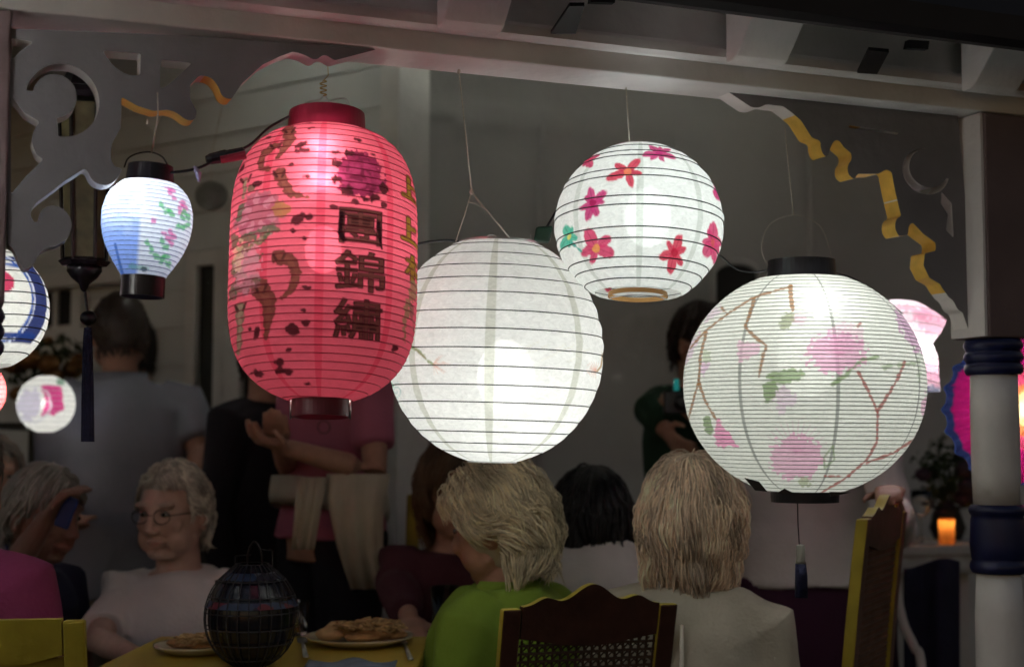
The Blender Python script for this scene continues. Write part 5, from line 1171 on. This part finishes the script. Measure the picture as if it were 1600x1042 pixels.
def plate(label, p, r, heap, glaze):
    t = thing('food_plate', label, 'plate', p, 0, 'plates of food on the yellow table')
    MB().lathe([(0.001, .004), (r * .6, .004), (r * .95, .018), (r, .020), (r * .98, .015), (r * .62, .0005), (.001, .0005)], p + FZ * .0005, 40).build('dish', glaze, t, smooth=True)
    for i, (dx, dy, a, b, c, m) in enumerate(heap):
        e = MB(); e.ell(p + Vector((dx, dy, .012 + c * .8)), (a, b, c), Matrix.Rotation(i * 1.3, 3, 'Z'), 18, 12, fn=lambda d: 1 + .16 * noise.noise(d * 2.3 + Vector((i * 3, 0, 0))) + .07 * noise.noise(d * 7)); e.build('bread_slice' if m is M['bread'] else 'food_heap', m, t, smooth=True)
    rn = random.Random(int(r * 1e4)); nb = MB()
    for i in range(150):
        a, q = rn.uniform(0, 6.28), r * .62 * math.sqrt(rn.random()); b = rn.uniform(0, 6.28); z = .030 + .022 * (1 - (q / r) ** 2) * rn.uniform(.3, 1); c_ = p + Vector((q * math.cos(a) + .2 * r, q * .8 * math.sin(a), z * (r / .115)))
        d_ = Vector((math.cos(b), math.sin(b), rn.uniform(-.4, .4))) * .016; e_ = Vector((-math.sin(b), math.cos(b), .3)) * .006; nb.tube([c_ - d_, c_ + e_, c_ + d_], [.0022, .0028, .0022], 5)
    tag(nb.build('pasta', M['noodle'], t, smooth=True), kind='stuff')
    return t
p = on_table(562, 1006); plate('plate heaped with pasta and bread beside the lime green top', p, .115, [(.03, .0, .05, .045, .018, M['food']), (-.01, .03, .055, .04, .016, M['food']), (-.062, -.01, .032, .028, .014, M['bread']), (-.05, .03, .034, .026, .018, M['bread']), (.07, .01, .03, .03, .010, M['food']), (.01, -.03, .04, .03, .010, M['food'])], M['plate'])
p = on_table(305, 1020); plate('shallow plate of crumbs in front of the white haired woman', p, .085, [(.0, .0, .05, .04, .010, M['food']), (-.03, .01, .03, .03, .010, M['food']), (.04, .0, .03, .024, .008, M['bread'])], M['plate'])
mb = MB(); a = on_table(548, 1042); nx_ = 16
for i in range(nx_ + 1):
    for j in range(9): x, y = (i / nx_ - .5) * .17, (j / 8 - .5) * .10; mb.v.append((a.x + x, a.y + y, TZ + .006 + .004 * math.sin(x * 60 + y * 30) + .003 * noise.noise(Vector((x * 30, y * 30, 0)))))
for i in range(nx_):
    for j in range(8): b = i * 9 + j; mb.f.append((b, b + 9, b + 10, b + 1)); mb.m.append(0)
o = mb.build('napkin', M['napkin'], None, smooth=True); sd_ = o.modifiers.new('thick', 'SOLIDIFY'); sd_.thickness = .003; tag(o, 'crumpled blue grey napkin at the front of the yellow table', 'napkin')
for lab, pts in (('steel fork beside the heaped plate', [(478, 1030), (474, 1012), (471, 1000)]), ('steel knife near the napkin on the yellow table', [(642, 1034), (634, 1014), (628, 1002)])):
    q = [on_table(*p_) + FZ * .006 for p_ in pts]; mb = MB(); d_ = (q[2] - q[0]).normalized(); sx_ = d_.cross(FZ)
    mb.loft([(q[0], .006, .0022), (q[1], .0035, .0018), (q[1].lerp(q[2], .3), .003, .0016)] + ([(q[1].lerp(q[2], .4), .011, .0015), (q[2], .010, .0012)] if 'fork' in lab else [(q[1].lerp(q[2], .35), .008, .0012), (q[2], .005, .0008)]), 10, sx_)
    tag(mb.build('fork' if 'fork' in lab else 'knife', M['steel'], None, smooth=True), lab, 'cutlery')
def tumbler(label, p, r, h):
    t = tag(MB().lathe([(.0008, 0), (r * .82, 0), (r * .86, .004), (r, h), (r - .002, h), (r * .82, .008), (.0008, .008)], p + FZ * .001, 28).build('drinking_glass', M['glass'], None, smooth=True), label, 'glass', 'drinking glasses on the yellow table'); return t
tumbler('clear tumbler on the table behind the wire lantern', on_table(462, 992), .030, .075); tumbler('clear tumbler in front of the maroon knit', P(697, 985, 3.16) * 0 + Vector((P(697, 985, 3.16).x, 3.14, TZ)), .034, .115)
# dark wire table lantern
YT = 2.78; c = P(393, 965, YT); k = YT / F; c.z = TZ
top_z = P(393, 905, YT).z
t = thing('wire_lantern', 'round dark wire lantern with blue and red patches on the table', 'lantern', c)
zc = P(393, 962, YT).z; rr = 72 * k; zb_ = TZ + .003
def wr(z): return rr * math.sqrt(max(.12, 1 - ((z - zc) / (rr * 1.12)) ** 2))
zsx = np.linspace(zb_, top_z + .03, 14)
MB().lathe([(wr(z) * .93, z - c.z) for z in zsx], c, 40).build('liner', mat('smoky_liner', (.008, .010, .022), .25, .2, 20, spec=.6), t, smooth=True)
for i in range(26): a = 2 * math.pi * i / 26; MB().tube([(c.x + wr(z) * math.cos(a), c.y + wr(z) * math.sin(a), z) for z in zsx], .0013, 4).build('wire', M['darkwire'], t)
for z in zsx[1::2]: MB().tube([(c.x + wr(z) * math.cos(a), c.y + wr(z) * math.sin(a), z) for a in np.linspace(0, 2 * math.pi, 40, endpoint=False)], .0014, 4, True).build('wire_hoop', M['darkwire'], t)
pm = bpy.data.materials.new('patchwork'); pm.use_nodes = True; nt = pm.node_tree; vo = nt.nodes.new('ShaderNodeTexVoronoi'); vo.inputs['Scale'].default_value = 38; tcn = nt.nodes.new('ShaderNodeTexCoord'); nt.links.new(tcn.outputs['Object'], vo.inputs['Vector'])
cr = nt.nodes.new('ShaderNodeValToRGB'); cr.color_ramp.interpolation = 'CONSTANT'
for pos, col in ((.0, (.02, .04, .12)), (.35, (.05, .09, .16)), (.58, (.16, .17, .19)), (.66, (.02, .02, .04)), (.86, (.16, .025, .04)), (.9, (.03, .06, .14))):
    e = cr.color_ramp.elements.new(pos); e.color = (*col, 1)
sep = nt.nodes.new('ShaderNodeSeparateColor'); nt.links.new(vo.outputs['Color'], sep.inputs[0]); nt.links.new(sep.outputs[0], cr.inputs[0]); nt.links.new(cr.outputs[0], nt.nodes['Principled BSDF'].inputs['Base Color'])
zA, zB_ = P(393, 945, YT).z, P(393, 892, YT).z
MB().lathe([(wr(zA) * 1.0 + .002, zA - c.z), (54 * k, P(393, 925, YT).z - c.z), (48 * k, P(393, 905, YT).z - c.z), (38 * k, zB_ - c.z), (36 * k, zB_ - c.z - .002)], c, 36).build('patch_collar', pm, t, smooth=True)
def wloop(pts, name='top_wire'): MB().tube([P(x, y, YT) for x, y in pts], .0014, 5).build(name, M['darkwire'], t)
wloop([(368, 892), (368, 868), (392, 866)]); wloop([(426, 892), (426, 860), (408, 858)])
MB().tube(catmull([P(387, 895, YT), P(387, 868, YT), P(392, 852, YT), P(398, 846, YT), P(405, 854, YT), P(409, 870, YT), P(409, 895, YT)], 5), .0022, 6).build('wire_handle', M['blackwood'], t, smooth=True)
MB().tube([P(340, 905, YT), P(343, 915, YT), P(344, 925, YT)], [.006, .008, .005], 8).build('knob', M['blackwood'], t, smooth=True)

# ---- sideboard at the right with candle, glass and flowers
YSB = 4.5; SZ = P(1480, 853, YSB).z; sx0, sx1 = P(1400, 850, YSB).x, P(1680, 850, YSB).x
sb = thing('side_table', 'pale side table with a white cloth beside the porch post', 'table', ((sx0 + sx1) / 2, YSB + .2, 0))
mb = MB(); mb.hull8([(sx0, YSB, SZ - .03), (sx1, YSB + .1, SZ - .03), (sx1, YSB + .5, SZ - .03), (sx0, YSB + .45, SZ - .03), (sx0, YSB, SZ), (sx1, YSB + .1, SZ), (sx1, YSB + .5, SZ), (sx0, YSB + .45, SZ)]); mb.build('tabletop', M['linen'], sb, bevel=.004)
mb = MB(); rg = []
for z in (SZ - .031, SZ - .06, SZ - .09): rg.append([(sx0 + (sx1 - sx0) * t, YSB + .02 + .1 * t - (SZ - z) * .08 - .006 * math.sin(t * 40), z) for t in np.linspace(0, 1, 60)] + [(sx0 + (sx1 - sx0) * t, YSB + .032 + .1 * t - .006 * math.sin(t * 40), z) for t in np.linspace(1, 0, 60)])
mb.rings(rg); mb.build('cloth_edge', M['linen'], sb, smooth=True)
for px in (1414, 1518, 1660): x = P(px, 900, YSB).x; MB().hull8([(x - .03, YSB + .12, .002), (x + .03, YSB + .12, .002), (x + .03, YSB + .17, .002), (x - .03, YSB + .17, .002), (x - .03, YSB + .12, SZ - .031), (x + .03, YSB + .12, SZ - .031), (x + .03, YSB + .17, SZ - .031), (x - .03, YSB + .17, SZ - .031)]).build('leg', M['linen'], sb, bevel=.004)
p = Vector((P(1490, 836, YSB).x, YSB + .07, SZ)); cd = thing('pillar_candle', 'lit orange pillar candle on the pale side table', 'candle', p)
hc_ = W(40, 4.57); MB().lathe([(.001, 0), (.024, 0), (.025, .01), (.025, hc_ - .004), (.021, hc_), (.017, hc_ - .008), (.001, hc_ - .010)], p + FZ * .001, 28).build('wax', paper_mat('candle_wax_glow', .0, .75, grain=.05), cd, smooth=True)
wx = [o for o in cd.children if o.name.startswith('wax')][0]; ca = wx.data.color_attributes.new('paint', 'FLOAT_COLOR', 'POINT'); ca.data.foreach_set('color', [v for _ in range(len(wx.data.vertices)) for v in (.85, .42, .16, 1)])
MB().ell(p + Vector((0, 0, hc_ - .012)), (.006, .006, .011), None, 12, 8).build('flame', glow_mat('candle_flame', (1, .62, .22), 34), cd, smooth=True)
p = Vector((P(1455, 836, YSB).x, YSB + .1, SZ)); MB().lathe([(.001, 0), (.032, .001), (.006, .006), (.004, .02), (.004, .075), (.02, .095), (.034, .13), (.033, .17), (.031, .17), (.032, .13), (.018, .097), (.001, .085)], p + FZ * .001, 28).build('wine_glass', M['glass'], None, smooth=True)
tag(bpy.data.objects['wine_glass'], 'stemmed wine glass left of the lit candle', 'wine glass')
def bouquet(label, p, w, h, nl, nf, leaf, bloom, seed, vase):
    t = thing('flower_bouquet', label, 'flowers', p); r_ = random.Random(seed); L_ = MB(); S_ = MB()
    MB().lathe([(.001, 0), (w * .22, 0), (w * .30, h * .12), (w * .2, h * .3), (w * .24, h * .34)], p + FZ * .001, 20).build('vase', vase, t, smooth=True)
    cc = p + FZ * h * .62
    for i in range(nl):
        d = Vector((r_.gauss(0, 1), r_.gauss(0, 1), r_.gauss(.2, 1))).normalized(); q = cc + Vector((d.x * w * .55, d.y * w * .5, d.z * h * .42)) * r_.uniform(.4, 1.05)
        a = d.orthogonal().normalized(); a = Matrix.Rotation(r_.uniform(0, 6.28), 3, d) @ a; b = d.cross(a); l = r_.uniform(.03, .055)
        L_.add([q, q + a * l * .5 + b * l * .25 + d * .01, q + a * l, q + a * l * .5 - b * l * .25 + d * .01], [(0, 1, 2, 3)])
        if i % 6 == 0: S_.tube([p + FZ * h * .3, q], .0016, 4)
    tag(L_.build('leaves', leaf, t), kind='stuff'); tag(S_.build('stems', leaf, t), kind='stuff')
    for i in range(nf):
        d = Vector((r_.gauss(0, 1), r_.gauss(-.4, .7), r_.gauss(.2, 1))).normalized(); q = cc + Vector((d.x * w * .55, d.y * w * .5, d.z * h * .42)) * r_.uniform(.7, 1.05); e = MB(); rr_ = r_.uniform(.02, .042)
        e.ell(q, (rr_, rr_, rr_ * .8), None, 14, 10, fn=lambda d2: 1 + .22 * noise.noise(d2 * 4 + Vector((i, 2, 0)))); e.build('bloom', bloom, t, smooth=True)
bouquet('dark leafy bouquet behind the candle and the wine glass', Vector((P(1478, 830, 4.8).x, 4.78, SZ)), .20, W(150, 4.8), 170, 9, M['leaf'], mat('dusky_blooms', (.06, .03, .05), .7, .5, 20), 4, M['shutter'])
zt_ = P(70, 660, 4.9).z
bouquet('bouquet of brown gold blooms behind the round white lantern', Vector((P(62, 640, 4.9).x, 4.9, zt_)), .26, W(140, 4.9), 150, 16, M['leaf'], M['bloom'], 9, M['shutter'])
ps = thing('plant_stand', 'dark stand under the bouquet of brown gold blooms', 'stand', (P(62, 640, 4.9).x, 4.9, 0))
MB().lathe([(.16, 0), (.16, .02), (.04, .03), (.035, zt_ - .03), (.17, zt_ - .022), (.17, zt_ - .001)], (P(62, 640, 4.9).x, 4.9, 0), 28, cap=True).build('pedestal', M['shutter'], ps)
# bentwood chair with navy cushion at the right
bc = thing('bentwood_chair', 'pale bentwood chair draped in navy cloth at the right', 'chair', (P(1450, 1000, 3.9).x, 3.9, 0))
MB().tube(catmull([P(1398, 900, 3.85), P(1402, 930, 3.84), P(1412, 975, 3.82), P(1428, 1010, 3.80), P(1440, 1050, 3.78), P(1446, 1300, 3.75)], 6), [.013] * 31, 10).build('back_post', M['linen'], bc, smooth=True)
mb = MB(); rg = []
for py in (880, 930, 1000, 1100): rg.append([P(px, py + 8 * math.sin(px * .05), 3.92 + .02 * math.sin(px * .11)) for px in np.linspace(1412, 1500, 24)] + [P(px, py + 8 * math.sin(px * .05), 3.95 + .02 * math.sin(px * .11)) for px in np.linspace(1500, 1412, 24)])
mb.rings(rg); mb.build('navy_drape', M['navy'], bc, smooth=True)
